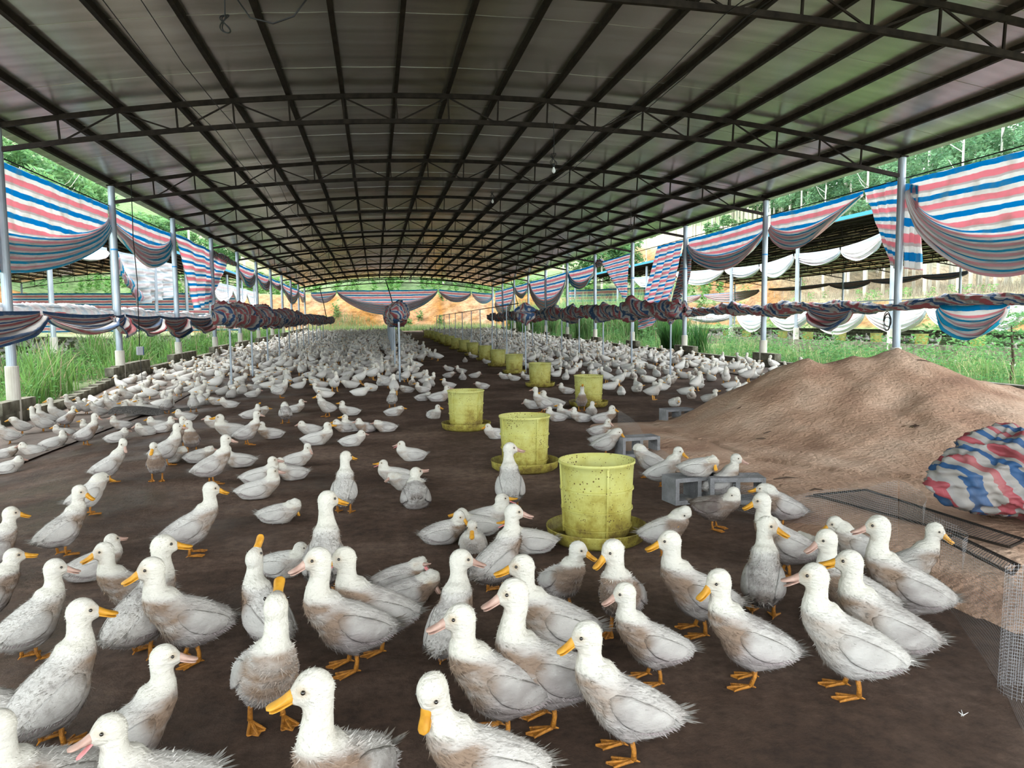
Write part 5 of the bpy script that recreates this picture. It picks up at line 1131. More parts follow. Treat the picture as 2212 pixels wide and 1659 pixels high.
# crop, x, y of feet or belly, y of the crown, heading, standing or lying, head heading, head pitch, bill, gape, dirt, label
DK = [
('F', 1352, 1632, 1345, 186, 's', 196, -24, 'o', 0, .55, 'white duck standing at the bottom right of centre, orange bill down to the left'),
('F', 1050, 1775, 1441, 196, 's', 232, -62, 'o', 0, .7, 'duck in the front row tucking its orange bill down onto its breast'),
('F', 752, 1800, 1408, 235, 's', 185, -12, 'o', 0, .9, 'brown-breasted duck at the bottom edge, head turned left with orange bill'),
('F', 578, 1562, 1262, 285, 's', 100, 40, 'o', 0, .55, 'duck facing front with head stretched straight up, left of centre'),
('F', 580, 1412, 1200, 115, 's', 60, 62, 'o', 0, .75, 'duck pointing its orange bill up at the roof'),
('F', 412, 1428, 1192, 194, 's', 186, -16, 'o', 0, .75, 'white duck with tan breast resting its orange bill over another duck, left'),
('F', 312, 1418, 1176, 48, 's', 8, -6, 'o', 0, .7, 'duck seen half from behind, neck crossing the tan-breasted duck on the left'),
('F', 292, 1345, 1162, 196, 's', 190, -14, 'o', 0, .7, 'duck with orange bill facing left, partly behind the two crossed-neck ducks'),
('F', 202, 1248, 1163, 20, 'l', 30, 0, 'p', 0, .5, 'small duck sitting behind the left group with its face hidden'),
('F', 70, 1425, 1225, 28, 's', 0, -14, 'p', 0, .4, 'clean white duck with a pink bill standing by the left edge, facing right'),
('F', 118, 1610, 1325, 40, 's', 0, -10, 'o', 0, .55, 'yellowish-necked duck with a small bill at the lower left, neck stretched up'),
('F', 285, 1690, 1420, 18, 's', 0, -10, 'p', 0, .8, 'duck with a tan face and pink bill at the lower left, facing right'),
('F', 350, 1800, 1510, 200, 's', 190, -12, 'p', .35, .35, 'duck at the bottom left with its pink bill gaping open'),
('F', 108, 1810, 1490, 215, 's', 186, -10, 'o', 0, .7, 'duck cut off by the bottom left corner, orange bill facing left'),
('F', -8, 1640, 1432, 160, 's', 170, 0, 'o', 0, .7, 'duck cut off by the left edge above the bottom corner'),
('F', -12, 1250, 1107, 40, 's', 0, -12, 'o', 0, .9, 'dirty duck cut by the left edge, bill pointing right'),
('F', -25, 1360, 1200, 20, 's', 0, 0, 'o', 0, .9, 'dirty duck mostly hidden beyond the left edge'),
('F', 415, 1200, 1047, 8, 's', 0, -14, 'o', 0, .6, 'duck standing alone on the left of the floor, facing right with raised tail'),
('F', 137, 1200, 1057, 30, 's', 330, -26, 'o', 0, .6, 'duck at the left bending its orange bill down, dirty tail low'),
('F', 192, 1112, 1040, 28, 's', 20, -20, 'o', 0, .3, 'white duck behind the bending one at the left, head lowered away'),
('F', 236, 1042, 952, 18, 's', 300, -62, 'p', 0, .5, 'duck preening its breast, third standing bird up the left side'),
('F', 340, 1038, 952, 262, 's', 250, -34, 'o', 0, 1.0, 'brown-breasted duck facing front with its orange bill pointing down'),
('P', 1075, 1330, 1065, 15, 's', 0, -6, 'p', 0, .5, 'duck standing just behind the small brown-breasted one, facing right'),
('P', 1160, 1220, 1010, 290, 's', 330, -10, 'p', 0, .9, 'dark-breasted duck in the left middle group, looking right'),
('P', 1240, 1250, 1030, 262, 's', 205, -24, 'o', 0, 1.1, 'duck with the darkest brown breast in the left middle, bill down left'),
('P', 1375, 1452, 1140, 10, 's', 355, -12, 'p', 0, .6, 'tall duck facing right in front of the big resting duck, left middle'),
('P', 1290, 1312, 1212, 5, 'l', 0, 0, 'p', 0, .5, 'duck lying low behind the tall right-facing duck of the left middle'),
('P', 1545, 1342, 1195, 183, 'l', 175, 0, 'p', 0, .5, 'big duck resting with its tail to the right, left middle'),
('P', 1600, 1200, 1000, 8, 's', 0, -8, 'p', 0, .8, 'duck with a tan neck standing over resting ducks, feet apart'),
('P', 1750, 1160, 1045, 190, 'l', 200, -10, 'p', 0, .7, 'greyish duck lying right of the standing tan-necked duck'),
('P', 1500, 1150, 995, 190, 'l', 184, 5, 'o', 0, .4, 'duck with an orange bill lying at the left of the tan-necked duck'),
('P', 1395, 1090, 1005, 200, 'l', 170, -5, 'p', 0, .4, 'small white duck lying left of the tan-necked group'),
('P', 1620, 1030, 935, 15, 'l', 60, 35, 'o', 0, .5, 'lying duck lifting its bill behind the tan-necked group'),
('P', 1675, 1015, 972, 5, 'l', 0, 0, 'o', 0, .5, 'low lying duck with orange bill behind the tan-necked neck'),
('P', 1480, 960, 888, 183, 'l', 185, -5, 'o', 0, .3, 'white duck lying alone facing left, middle left of the floor'),
('P', 1400, 942, 880, 186, 'l', 175, 0, 'o', 0, .3, 'duck lying just behind another lone white one, middle left'),
('P', 1640, 850, 800, 185, 'l', 180, 0, 'o', 0, .3, 'far duck of a resting pair in the open middle left'),
('P', 1635, 892, 832, 3, 'l', 0, -10, 'p', 0, .3, 'near duck of a resting pair in the open middle left'),
('P', 1812, 897, 770, 10, 's', 0, -4, 'o', 0, .4, 'duck standing in front of the packed flock with bill to the right'),
('P', 1845, 1062, 945, 95, 's', 40, -50, 'o', 0, 1.1, 'brown duck seen from behind with its head down, middle left'),
('P', 1905, 992, 905, 5, 'l', 20, 0, 'p', 0, .3, 'white duck lying behind the brown bent one'),
('P', 1590, 782, 668, 285, 's', 300, 0, 'o', 0, 1.0, 'brownish duck standing by the thin pipes of the left rail'),
('P', 2000, 1130, 1028, 195, 'l', 180, 0, 'p', 0, .5, 'grey-tailed duck resting on open floor left of centre'),
('P', 2050, 1200, 1060, 3, 'l', 5, 6, 'o', 0, .2, 'white duck lying with its orange bill to the right, left of centre'),
('P', 1920, 1335, 1195, 8, 'l', 320, -45, 'p', 0, .4, 'resting duck curling its head down to preen, left of centre'),
('P', 1680, 1450, 1280, 5, 'l', 10, 0, 'p', 0, .4, 'rear duck of the resting trio left of centre, facing right'),
('P', 1885, 1425, 1275, 195, 'l', 185, -6, 'p', 0, .4, 'right-hand duck of the resting trio, touching bills'),
('P', 1670, 1543, 1350, 5, 'l', 2, -8, 'p', 0, .3, 'front duck of the resting trio left of centre'),
('F', 605, 1128, 1083, 350, 'l', 340, -60, 'o', 0, .3, 'white duck lying flat with its head laid at its side, left of centre'),
('P', 2112, 1017, 865, 205, 's', 190, -6, 'o', 0, .3, 'large white duck standing before the flock, left of the middle'),
('P', 60, 1200, 1020, 184, 's', 188, -10, 'o', 0, .4, 'duck at the left edge by the wall, head out of the frame'),
('P', 140, 1135, 1018, 188, 's', 180, -10, 'o', 0, .3, 'second duck along the left wall from the frame edge, head low'),
('P', 275, 1120, 945, 188, 's', 120, 0, 'o', 0, .3, 'duck at the left wall looking away from the camera'),
('P', 310, 1095, 930, 186, 's', 186, -6, 'p', 0, .3, 'duck at the left wall with a pale bill pointing left'),
('P', 390, 1075, 890, 184, 's', 184, -10, 'o', 0, .3, 'duck at the left wall with a bright orange bill pointing left'),
('P', 435, 1092, 935, 330, 's', 330, -22, 'o', 0, 1.0, 'brown-fronted duck by the left wall looking down right'),
('P', 480, 1010, 868, 190, 's', 180, 0, 'p', 0, .3, 'small-headed duck close against the left wall'),
('P', 555, 1005, 888, 190, 's', 184, -8, 'o', 0, .3, 'rear duck of the left-facing pair near the left wall'),
('P', 640, 1032, 912, 188, 's', 200, -22, 'o', 0, .3, 'front duck of the left-facing pair near the left wall'),
('P', 645, 990, 855, 12, 's', 0, -6, 'o', 0, .3, 'duck leaning its bill right against a tall white one'),
('P', 742, 1012, 855, 190, 's', 178, 0, 'o', 0, .2, 'tall clean white duck near the left wall, facing left'),
('P', 825, 922, 806, 186, 's', 184, -14, 'o', 0, .5, 'duck standing beside the curled netting, orange bill to the left'),
('P', 862, 1016, 905, 188, 'l', 184, -4, 'o', 0, .3, 'white duck lying in front of the curled netting, orange bill left'),
('P', 960, 1000, 900, 188, 'l', 176, 0, 'o', 0, .3, 'right duck of the resting pair in front of the curled netting'),
('P', 905, 950, 895, 185, 'l', 184, 0, 'o', 0, .3, 'small duck lying against the curled netting'),
('P', 1080, 1000, 865, 60, 's', 0, -6, 'p', 0, 1.0, 'duck with a dark dirty rump beside the curled netting'),
('P', 1250, 988, 862, 92, 's', 70, -60, 'o', 0, .5, 'duck seen from straight behind right of the curled netting'),
('P', 1215, 862, 795, 3, 'l', 140, 0, 'o', 0, .3, 'right duck of the resting pair beyond the curled netting'),
('P', 1120, 856, 798, 5, 'l', 0, 0, 'o', 0, .3, 'left duck of the resting pair beyond the curled netting'),
('P', 590, 1120, 1030, 186, 'l', 184, 0, 'o', 0, .3, 'duck lying on the net flooring behind the spread-legged duck'),
('P', 560, 1203, 1000, 20, 's', 350, -26, 'p', 0, 1.0, 'brown-breasted duck striding on the net flooring, pale bill down'),
('P', 415, 1145, 1068, 188, 'l', 184, 0, 'o', 0, .3, 'duck lying on the net flooring left of the striding one'),
('P', 350, 1222, 1108, 10, 'l', 20, -20, 'p', 0, .4, 'duck lying with its breast forward on the net flooring'),
('P', 210, 1266, 1165, 186, 'l', 186, -4, 'p', 0, .3, 'duck lying on the net flooring with its pale bill to the left'),
('P', 30, 1292, 1220, 5, 'l', 0, -10, 'p', 0, .3, 'rear one of two ducks lying at the left edge'),
('P', 55, 1382, 1260, 5, 'l', 0, -8, 'p', 0, .3, 'front one of two ducks lying at the left edge'),
('P', 785, 1097, 1005, 188, 'l', 190, 0, 'p', 0, .4, 'duck lying alone on the floor at the left, facing left'),
('P', 755, 1182, 1080, 20, 'l', 2, -8, 'p', 0, .3, 'white duck lying alone on the floor at the left, facing right'),
('P', 1200, 1045, 970, 190, 'l', 184, 0, 'o', 0, .3, 'duck lying in the left middle with a raised orange bill'),
('P', 945, 1138, 1045, 205, 'l', 190, 0, 'p', 0, .4, 'round sitting duck at the left of a resting pair, left middle'),
('P', 1025, 1098, 1005, 186, 'l', 184, 0, 'o', 0, .4, 'duck with an orange bill behind the round sitting one'),
('P', 1055, 1118, 1018, 5, 'l', 0, -6, 'p', 0, .4, 'duck lying right of the round sitting one, bill to the right'),
('P', 1115, 1312, 1240, 350, 'l', 200, -60, 'o', 0, .4, 'lump of a sleeping duck behind the small brown-breasted one'),
('M', 620, 960, 838, 82, 's', 60, -10, 'o', 0, .7, 'duck seen from behind near the central pipe row'),
('M', 595, 836, 765, 5, 's', 70, -30, 'o', 0, .3, 'white duck crouching at the foot of the central pipe'),
('M', 712, 862, 820, 186, 'l', 180, 0, 'o', 0, .3, 'flat lying duck right of the central pipe'),
('M', 820, 915, 860, 10, 'l', 0, 0, 'p', 0, .3, 'duck lying at the front left of the group beside the lone feeder'),
('M', 925, 920, 815, 5, 'l', 10, 0, 'p', 0, .5, 'big duck lying just left of the lone feeder'),
('M', 815, 862, 795, 186, 'l', 184, 0, 'o', 0, .3, 'duck with bill left in the group beside the lone feeder'),
('M', 985, 832, 768, 186, 'l', 184, -6, 'o', 0, .4, 'duck lying behind the lone feeder with bill to the left'),
('M', 1200, 838, 785, 186, 'l', 184, -6, 'p', 0, .4, 'duck lying alone right of the lone feeder'),
('M', 890, 1030, 935, 300, 'l', 340, -10, 'o', 0, .3, 'duck lying in front of the lone feeder at its left foot'),
('M', 635, 1013, 945, 3, 'l', 2, -4, 'o', 0, .3, 'white duck lying on open floor left of the lone feeder'),
('M', 312, 1117, 1030, 188, 'l', 184, 0, 'o', 0, .6, 'brownish duck at the left of the resting row of four'),
('M', 370, 1112, 1003, 190, 'l', 184, 4, 'o', 0, .3, 'second duck of the resting row of four, head high'),
('M', 452, 1117, 1022, 210, 'l', 170, -10, 'p', 0, .8, 'dark-backed duck third in the resting row of four'),
('M', 575, 1115, 1030, 186, 'l', 184, 0, 'p', 0, .3, 'right-hand duck of the resting row of four'),
('M', 365, 1207, 1105, 8, 'l', 350, -10, 'p', 0, .3, 'white duck lying in front of the resting row of four'),
('M', 345, 1010, 915, 186, 'l', 184, 0, 'o', 0, .3, 'duck lying just behind the resting row of four'),
('M', 745, 1302, 1170, 184, 'l', 186, -6, 'p', .2, .3, 'white duck lying near the middle with its pink bill open to the left'),
('M', 640, 1442, 1290, 186, 'l', 186, 4, 'o', .3, .3, 'duck lying near the middle calling with an open orange bill'),
('M', 705, 1490, 1370, 186, 'l', 215, -16, 'p', 0, .4, 'duck lying between a calling duck and one seen from behind'),
('M', 772, 1592, 1365, 92, 'l', 30, 12, 'p', 0, .8, 'duck sitting with its dirty rump to the camera near the middle'),
('M', 310, 1640, 1260, 82, 's', 40, -10, 'o', 0, .6, 'tall duck seen from behind left of centre, grey-brown back'),
('M', 1382, 1622, 1205, 93, 's', 10, -6, 'p', 0, .6, 'upright duck seen from behind in front of the second yellow feeder'),
('M', 1288, 1160, 1050, 205, 'l', 186, 0, 'o', 0, .3, 'duck peeking out left of the second yellow feeder'),
('M', 1592, 992, 822, 192, 's', 186, 0, 'p', 0, .3, 'white duck standing left of the fourth yellow feeder'),
('M', 1650, 965, 838, 186, 'l', 184, 0, 'o', 0, .3, 'duck with orange bill lying behind the standing one by the fourth feeder'),
('M', 1745, 870, 797, 186, 'l', 178, 0, 'p', 0, .3, 'white duck lying behind the group by the fourth feeder'),
('M', 1525, 966, 930, 186, 'l', 184, -20, 'p', 0, .3, 'low lump of a duck behind the feet of the standing one'),
('M', 1842, 978, 810, 275, 's', 275, 45, 'o', 0, 1.0, 'brown duck standing upright against the fourth yellow feeder'),
('M', 1680, 1047, 950, 186, 'l', 190, 0, 'p', 0, .3, 'duck lying in the front row before the fourth feeder, leftmost'),
('M', 1750, 1030, 933, 186, 'l', 180, 0, 'o', 0, .3, 'tan-backed duck second in the front row before the fourth feeder'),
('M', 1840, 1052, 955, 186, 'l', 176, 0, 'p', 0, .3, 'duck third in the front row before the fourth feeder'),
('M', 1905, 1006, 912, 275, 'l', 20, 0, 'o', 0, .2, 'white-breasted duck facing front before the fourth feeder'),
('M', 1985, 1060, 945, 10, 'l', 350, -20, 'o', 0, .8, 'dirty duck at the edge of the netting, head high'),
('M', 1960, 1140, 1030, 8, 'l', 330, -30, 'p', 0, .8, 'grey dirty duck lying in the huddle left of the netting'),
('M', 1975, 1200, 1100, 5, 'l', 200, -20, 'p', 0, .7, 'duck lying lowest in the huddle left of the netting'),
('M', 2005, 1275, 1143, 5, 's', 335, -34, 'o', 0, .4, 'white duck crouching with its bill down behind the nearest feeder'),
('M', 1345, 775, 728, 200, 'l', 184, 0, 'p', 0, .3, 'duck lying left of three by the tarpaulin-capped pipe'),
('M', 1405, 785, 732, 186, 'l', 184, 0, 'p', 0, .3, 'middle duck of three lying by the tarpaulin-capped pipe'),
('M', 1490, 780, 722, 186, 'l', 175, 0, 'p', 0, .3, 'right duck of three lying by the tarpaulin-capped pipe'),
('M', 985, 722, 675, 200, 'l', 184, 10, 'p', 0, .3, 'left far duck of the loose group in the middle aisle'),
('M', 1065, 735, 685, 186, 'l', 184, 0, 'p', 0, .3, 'far duck with raised head of the loose group in the middle aisle'),
('M', 985, 765, 722, 10, 'l', 0, 0, 'p', 0, .3, 'near left duck of the loose group in the middle aisle'),
('M', 1075, 780, 718, 92, 'l', 80, 20, 'o', 0, .8, 'duck seen from behind in the loose group in the middle aisle'),
('M', 1155, 766, 725, 5, 'l', 340, -20, 'p', 0, .3, 'right duck of the loose group in the middle aisle'),
('M', 1140, 641, 598, 200, 'l', 184, 10, 'p', 0, .3, 'duck lying by the feeder line, far middle aisle'),
('M', 1090, 666, 632, 270, 'l', 270, 0, 'p', 0, .3, 'small duck alone in the far middle aisle'),
('M', 1232, 676, 640, 186, 'l', 184, 0, 'p', 0, .3, 'duck lying between two feeders of the receding line'),
('R', 140, 945, 705, 8, 's', 345, -26, 'o', 0, .5, 'duck standing at the edge of the sand with its orange bill turned down'),
('R', 60, 880, 740, 170, 's', 10, 0, 'p', 0, .5, 'duck half hidden left of the one standing at the edge of the sand'),
('R', 345, 872, 775, 2, 'b', 290, -40, 'o', 0, .5, 'tan-flecked duck sitting on the grey concrete block'),
('R', 470, 1020, 750, 28, 's', 350, -14, 'p', 0, .5, 'tall white duck standing in front of the concrete blocks'),
('R', 440, 1180, 935, 345, 's', 200, -52, 'o', 0, 1.5, 'very dirty dark-bodied duck preening below the concrete blocks'),
('R', 150, 1330, 1038, 345, 's', 215, -50, 'o', 0, .9, 'duck right of the nearest feeder with its head bent down to its left'),
('R', 838, 1442, 980, 184, 's', 190, -20, 'o', 0, .9, 'large dirty-bodied duck with raised head in front of the sand'),
('R', 815, 1170, 1010, 190, 's', 186, -4, 'o', 0, 1.0, 'greyish brown duck behind the large dirty-bodied one'),
('C', 385, 798, 145, 190, 's', 190, -16, 'o', 0, .8, 'tall tan-breasted duck right of the nearest feeder, facing left'),
('C', 800, 690, 88, 88, 's', 350, -16, 'o', 0, .85, 'duck seen from behind with ruffled back, head turned right'),
('C', 720, 1125, 400, 192, 's', 210, -32, 'o', 0, .8, 'duck with a tan breast and low orange bill at the right front'),
('C', 1360, 1190, 370, 192, 's', 186, -10, 'p', .12, .35, 'clean white duck at the right front with a parted pink bill'),
('C', 1580, 1045, 285, 192, 's', 186, -6, 'o', .1, .6, 'duck with an orange bill just behind the clean white one, right front'),
('C', 1720, 760, 57, 192, 's', 188, -14, 'p', 0, .8, 'rearmost tall duck with a pink bill near the netting on the right'),
('C', 1730, 560, 85, 20, 's', 350, -26, 'o', 0, .5, 'yellow-headed duck looking right beside the netting'),
('C', 1410, 420, 60, 188, 's', 200, -26, 'o', 0, .4, 'duck with an orange bill behind the right group, nearest the sand'),
('C', 1390, 780, 145, 192, 's', 205, -26, 'p', 0, .8, 'pink-billed duck in the middle of the right group, mostly hidden'),
('C', 1170, 335, 270, 185, 'l', 0, -60, 'o', 0, 1.1, 'grey dirty back of a duck resting behind the right group'),
('B', 172, 1032, 225, 194, 's', 190, -14, 'p', 0, .9, 'tan-bodied duck left of centre with a dark patch round its eye'),
('B', 345, 905, 225, 192, 's', 190, -14, 'o', .2, .8, 'duck behind the dark-eyed one, orange bill slightly open'),
('B', 500, 520, 330, 10, 'l', 300, 20, 'p', .5, .6, 'duck lying behind with an open bill towards the camera'),
('B', 560, 610, 430, 8, 'l', 330, -50, 'p', 0, .8, 'resting duck curling its dark-eyed head back onto its side'),
('B', 822, 1012, 325, 72, 's', 10, -12, 'p', 0, .8, 'duck seen from behind in the centre, dirty tail at lower left'),
('B', 1120, 542, 0, 48, 's', 10, -10, 'p', 0, .9, 'duck seen half from behind with a dark dirty tail, centre'),
('B', 1330, 275, 40, 186, 'l', 184, 0, 'o', .3, .4, 'duck lying before the nearest feeder with an open orange bill'),
('B', 962, 272, 50, 268, 'l', 268, -30, 'o', 0, .3, 'white duck lying head-on to the camera with a drooping orange bill'),
('B', 775, 215, 20, 12, 'l', 330, -30, 'o', 0, .6, 'duck lying with its grey tail to the left in the centre group'),
('B', 990, 165, -10, 186, 'l', 184, 0, 'o', 0, .3, 'duck with bill left at the back of the centre group'),
('B', 1040, 140, -95, 10, 'l', 5, 4, 'o', .3, .3, 'duck with open bill to the right at the top of the centre group'),
('B', 1140, 1460, 590, 194, 's', 190, -12, 'p', 0, .8, 'tan-sided duck in the front centre with a pink bill and ringed eye'),
('B', 1440, 1385, 440, 194, 's', 190, -18, 'p', 0, .8, 'tallest duck in the front centre, pink bill pointing left'),
('B', 1490, 1010, 285, 194, 's', 186, -10, 'o', 0, .55, 'white duck with a yellow-orange bill behind the tallest front one'),
('B', 1540, 650, 172, 305, 's', 345, -20, 'o', 0, .9, 'brown-breasted duck below the nearest feeder, bill to the right'),
('B', 1925, 800, 152, 255, 's', 205, -34, 'o', 0, 1.1, 'dark-breasted duck below the right side of the nearest feeder'),
('B', 2120, 1110, 470, 198, 's', 192, -22, 'p', 0, .85, 'short-necked duck with a pink bill right of centre'),
('F', 703, 1283, 1073, 82, 's', 20, -12, 'o', 0, .7, 'tall duck seen from behind left of centre, bill to the right'),
('F', 615, 1243, 1170, 330, 'l', 355, -6, 'p', 0, .3, 'small white sitting duck with a pink bill left of the tall rear-view one'),
]
def head_rel(a, b): return (b-a+180) % 360-180
specs = []; jobs = []; POOL = {}
for k, (cr_, x, yb, yt, ang, pose, hang, hp, bill, gape, dirt, lab) in enumerate(DK):
    ox, oy, sc = CR[cr_]; px, py, pt = ox+x/sc, oy+yb/sc, oy+yt/sc
    st = pose == 's'; dz = .20 if pose == 'b' else 0
    p = G(px, py, dz) if dz else G(px, py); 
    if dz: p = p+[0, 0, dz]
    # height so that the crown meets the row pt
    lo, hi = .1, .8
    for _ in range(24):
        mid = (lo+hi)/2
        if proj(p+np.array([0, 0, mid]))[1] > pt: lo = mid
        else: hi = mid
    Hh = (lo+hi)/2; d = np.hypot(p[0], p[1])
    hero = d < 5.6
    hrel = math.radians(head_rel(ang, hang)); hrel = max(-2.7, min(2.7, hrel))
    vdir = math.atan2(p[1], p[0])-math.pi/2; rz = vdir+math.radians(ang)
    tuck = False
    if st:
        s = min(max(Hh/.40, .92), 1.12); Hl = min(max(Hh/s, .30), .47)
        th = math.radians(20 if dirt != 1.5 else 4); hx = .128-.5*max(Hl-.38, 0)-.05*max(.33-Hl, 0)
        if hp < -45: Hl = min(Hl, .40); hx = .135
        hc = .165
    else:
        s = min(max(Hh/.235, .85), 1.15); Hl = min(max(Hh/s, .17), .26); th = math.radians(5); hx = .115; hc = .072
    if abs(hrel) > 1.6: hx -= .02
    sp = dict(stand=st, th=th, hc=hc, H=Hl, hx=hx, hyo=.012*np.sign(hrel)*min(abs(hrel), 1.), hyaw=hrel, hp=math.radians(hp), bill=bill, open=gape, dirt=dirt, seed=k+1, vox=.0062 if hero else .0085, tufts=4200 if hero else 1100, eyed=random.uniform(.3, .9), fat=random.uniform(.97, 1.06)*(1 if st else 1.08), step=random.choice([-.012, 0, .014]) if st else 0)
    if not hero:          # birds farther off share meshes with birds of the same pose
        key = (st, round(Hl/.035), round(hrel/.7), round(math.radians(hp)/.5), bill, round(dirt/.35), gape > 0)
        if key in POOL: sp = POOL[key]
        else: POOL[key] = sp; specs.append(sp)
    else: specs.append(sp)
    jobs.append((sp, p, rz, s, lab))
make_duck_parts(specs)
OCC = []
for sp, p, rz, s, lab in jobs:
    place_duck(sp, tuple(p), rz, s, lab); OCC.append((p[0], p[1]))
print('hand placed ducks', len(jobs), 'meshes', len(specs))
# ---------------------------------------------------------------- the packed flock behind
def lod_duck(sp, n=8):
    bf, inv, p0, bz, H, a, s_, u = duck_curves(sp); m = MB(); S = interp_st(BST, 8); c, sn = math.cos(sp['th']), math.sin(sp['th'])
    V, F = loft(bf(S[:, 0], S[:, 0]*0, S[:, 1]), np.tile([0, 1., 0], (8, 1)), np.tile([-sn, 0, c], (8, 1)), S[:, 2], S[:, 3], n); V[:, 2] = np.maximum(V[:, 2], .004); m.add(V, F, col=duck_color(V, sp))
    N_ = np.concatenate([[p0], bz[::3]]); T = np.gradient(N_, axis=0); T /= np.linalg.norm(T, axis=1)[:, None]; A = np.tile([0, 1., 0], (len(N_), 1)); B = np.cross(T, A)
    rr = np.interp(np.linspace(0, 1, len(N_)), [0, .3, .6, 1], [.058, .038, .03, .03]); V, F = loft(N_, A, B, rr, rr, 7); m.add(V, F, col=duck_color(V, sp))
    hs = np.array([(-.044, .012, .014), (-.02, .031, .036), (.012, .030, .035), (.042, .013, .014)]); V, F = loft(H+a*hs[:, :1], np.tile(s_, (4, 1)), np.tile(u, (4, 1)), hs[:, 1], hs[:, 2], 7); m.add(V, F, col=duck_color(V, sp))
    V, F = loft(H+a*np.array([[.036], [.07], [.09]])-u*.008, np.tile(s_, (3, 1)), np.tile(u, (3, 1)), [.012, .013, .006], [.010, .006, .002], 6); m.add(V, F, mi=1)
    if sp['stand']:
        for q in (-1, 1): m.tube([(-.01, .04*q, .10), (0, .044*q, .004), (.05, .044*q, .004)], [.014, .008, .006], 5, mi=1)
    return m
LODS = []
rl = random.Random(4)
for k in range(16):
    st = k % 4 == 0; dirt = [.08, .15, .3, .5][(k//2) % 4]
    LODS.append(dict(stand=st, th=.25 if st else .08, hc=.165 if st else .072, H=rl.uniform(.33, .42) if st else rl.uniform(.15, .245), hx=.12 if k % 5 else .08, hyo=0, hyaw=rl.uniform(-1.6, 1.6) if k % 3 else 0, hp=rl.uniform(-.5, .3) if k % 5 else -.9, bill='o', dirt=dirt, seed=200+k))
LM = [lod_duck(sp) for sp in LODS]; LME = []
for m in LM: m.col = [tuple(min(.72, v*1.22) for v in c) for c in m.col]  # far birds' colour lifted to stand in for the weak light deep inside
for m in LM:
    o = m.build('duck', [M_PLUME, M_FARB], usecol=True, smooth=True); LME.append(o.data); bpy.data.objects.remove(o)
def sand_at(x, y): return math.hypot((x-5.6)/3.3, (y-6.9)/3.1) < 1
cells = {}
def free(x, y, dm):
    for i in range(int(x//.5)-1, int(x//.5)+2):
        for j in range(int(y//.5)-1, int(y//.5)+2):
            for (a, b) in cells.get((i, j), ()):
                if (a-x)**2+(b-y)**2 < dm*dm: return False
    return True
def occ(x, y): cells.setdefault((int(x//.5), int(y//.5)), []).append((x, y))
for a, b in OCC: occ(a, b)
for x, y, _ in FD: [occ(x+dx, y+dy) for dx in (-.3, 0, .3) for dy in (-.3, 0, .3)]
for X, pxs in ((-3.02, 12), (.5, 9), (6.62, 11), (3.72, 11)): pass
for px, py in [(1111, 806), (1076, 791), (1048, 778), (1021, 768), (1003, 760), (985, 754), (972, 747), (960, 743), (948, 738)]:
    q = G(px, py); [occ(q[0]+dx, q[1]+dy) for dx in (-.25, 0, .25) for dy in (-.25, 0, .25)]
def zone(x, y):
    """flock density (birds per square metre) and what to call the place"""
    if sand_at(x, y): return 0, None
    aisle = 1.6+.10*max(y-12, 0)*.55
    if x < -3.9: return (2.6 if y > 14.6 else .0), 'left wall'
    if x < 1.1 and y > 13.4:
        if y < 15.2: return 1.2, 'open left'
        return (1.9 if y < 19 else 2.7 if y < 26 else 3.0), 'left flock'
    if x < 2.0 and y > 24: return 2.0, 'left flock'
    if x < 4.1: return .0, None
    if y > 19.5 and x < 8.2: return 2.5, 'right flock'
    if x >= 8.2 and y > 13.5: return 2.6, 'right wall'
    if x > 3.7 and y > 10.6 and y <= 19.5: return 1.15, 'near right'
    return 0, None
LB = {'left wall': ('ducks along the left block wall', 'crowded along the left block wall'),
      'open left': ('ducks at the near edge of the left flock', 'at the near edge of the left flock'),
      'left flock': ('ducks packed in the left flock', 'in the packed left flock'),
      'right flock': ('ducks packed in the right flock', 'in the packed flock right of the feeders'),
      'right wall': ('ducks along the right block wall', 'crowded along the right block wall'),
      'near right': ('ducks between the feeders and the sand', 'between the feeders and the sand')}
cand = []
for _ in range(26000):
    y = 9+rl.random()**.9*56; x = rl.uniform(XL+.3, XR-.3); dn, nm = zone(x, y)
    if not dn: continue
    dm = .44/math.sqrt(dn)*1.28
    if free(x, y, dm): occ(x, y); cand.append((x, y, nm))
vis = []
for x, y, nm in cand:
    u_, v_ = proj((x, y, .1))
    if -20 < u_ < 2232: vis.append((y*.98+abs(x)*.2, x, y, nm))
vis.sort(); nind = max(0, 297-len(jobs)); st_ = MB()
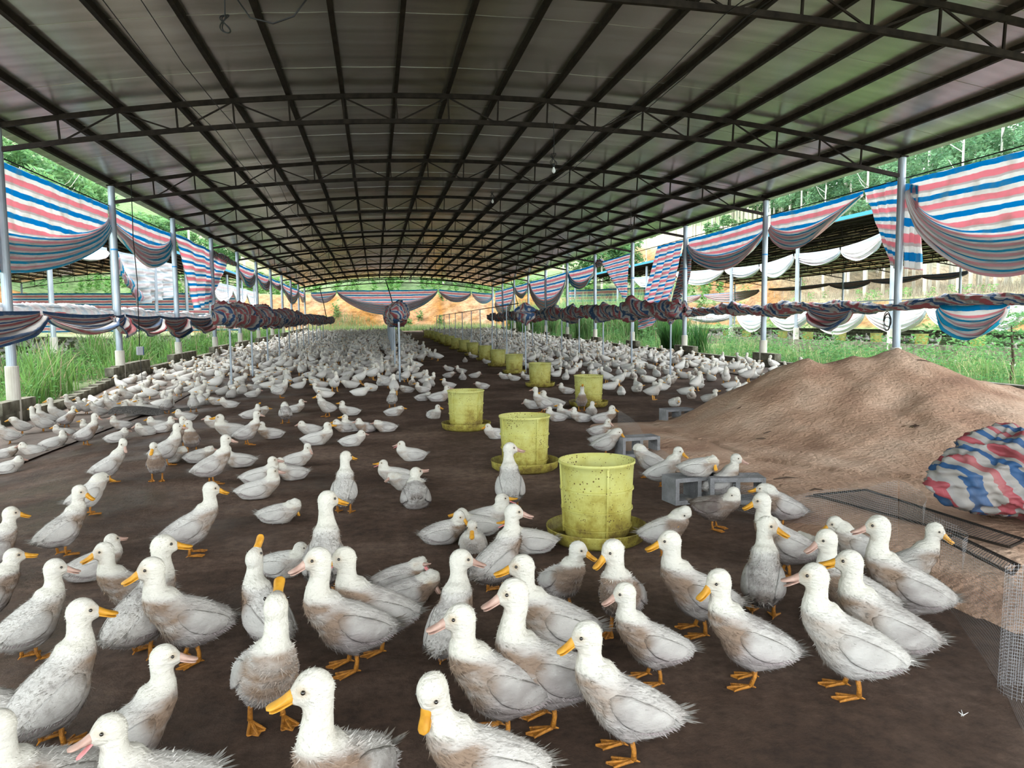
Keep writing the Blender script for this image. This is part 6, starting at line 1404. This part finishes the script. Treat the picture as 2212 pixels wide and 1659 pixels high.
for i, (_, x, y, nm) in enumerate(vis):
    k = rl.randrange(16)
    if y < 21 and LODS[k]['stand'] and rl.random() < .35: k += 1
    z = float(gz(x, y)); s = rl.uniform(.95, 1.15); rz = rl.uniform(0, 6.283)
    if nm in ('left wall', 'right wall') and rl.random() < .5: rz = rl.choice([0, math.pi])+rl.uniform(-.5, .5)
    if i < nind:
        o = link('duck', LME[k]); o.location = (x, y, z); o.rotation_euler = (0, 0, rz); o.scale = (s, s, s); g_, l_ = LB[nm]
        pw_ = 'standing' if LODS[k]['stand'] else 'lying'; hd = (math.degrees(rz-math.atan2(y, x))+90) % 360
        fc = 'facing right' if hd < 45 or hd > 315 else 'facing away' if hd < 135 else 'facing left' if hd < 225 else 'facing the camera'
        tag(o, '%s duck %s and %s, %s' % ('white' if LODS[k]['dirt'] < .25 else 'greyish white', pw_, fc, l_), 'duck', g_+', '+pw_+' '+fc+(', greyish' if LODS[k]['dirt'] >= .25 else ''))
    else:
        v = np.array(LM[k].V)*s; c, sn = math.cos(rz), math.sin(rz); v = np.stack([v[:, 0]*c-v[:, 1]*sn+x, v[:, 0]*sn+v[:, 1]*c+y, v[:, 2]+z], -1)
        n0 = len(st_.V); st_.V += [tuple(q) for q in v]; st_.F += [tuple(a+n0 for a in f) for f in LM[k].F]; st_.mi += LM[k].mi; st_.col += LM[k].col
st_.uv = [(0, 0)]*len(st_.V)
tag(mk('duck_flock', st_.V, st_.F, [M_PLUME, M_FARB], col=np.array(st_.col), smooth=True, midx=st_.mi), 'hundreds of small white ducks packed across the far half of the shed', 'ducks', kind='stuff')
print('flock', len(vis), 'individuals', nind)
for nm, x0, x1, y0_, y1_, n_, zz in (('right', 16.2, 27, 12, 60, 520, .12), ('left', -25, -9.8, 18, 52, 420, .1)):
    st_ = MB()
    for _ in range(n_):
        x = rl.uniform(x0, x1); y = rl.uniform(y0_, y1_); k = rl.randrange(16); rz = rl.uniform(0, 6.28); v = np.array(LM[k].V); c, sn = math.cos(rz), math.sin(rz)
        v = np.stack([v[:, 0]*c-v[:, 1]*sn+x, v[:, 0]*sn+v[:, 1]*c+y, v[:, 2]+float(terr(np.array(x), np.array(y)))+.02], -1); n0 = len(st_.V); st_.V += [tuple(q) for q in v]; st_.F += [tuple(a+n0 for a in f) for f in LM[k].F]; st_.mi += LM[k].mi; st_.col += LM[k].col
    tag(mk('duck_flock', st_.V, st_.F, [M_PLUME, M_FARB], col=np.array(st_.col), smooth=True, midx=st_.mi), 'distant white ducks on the floor of the %s neighbouring shed' % nm, 'ducks', kind='stuff')
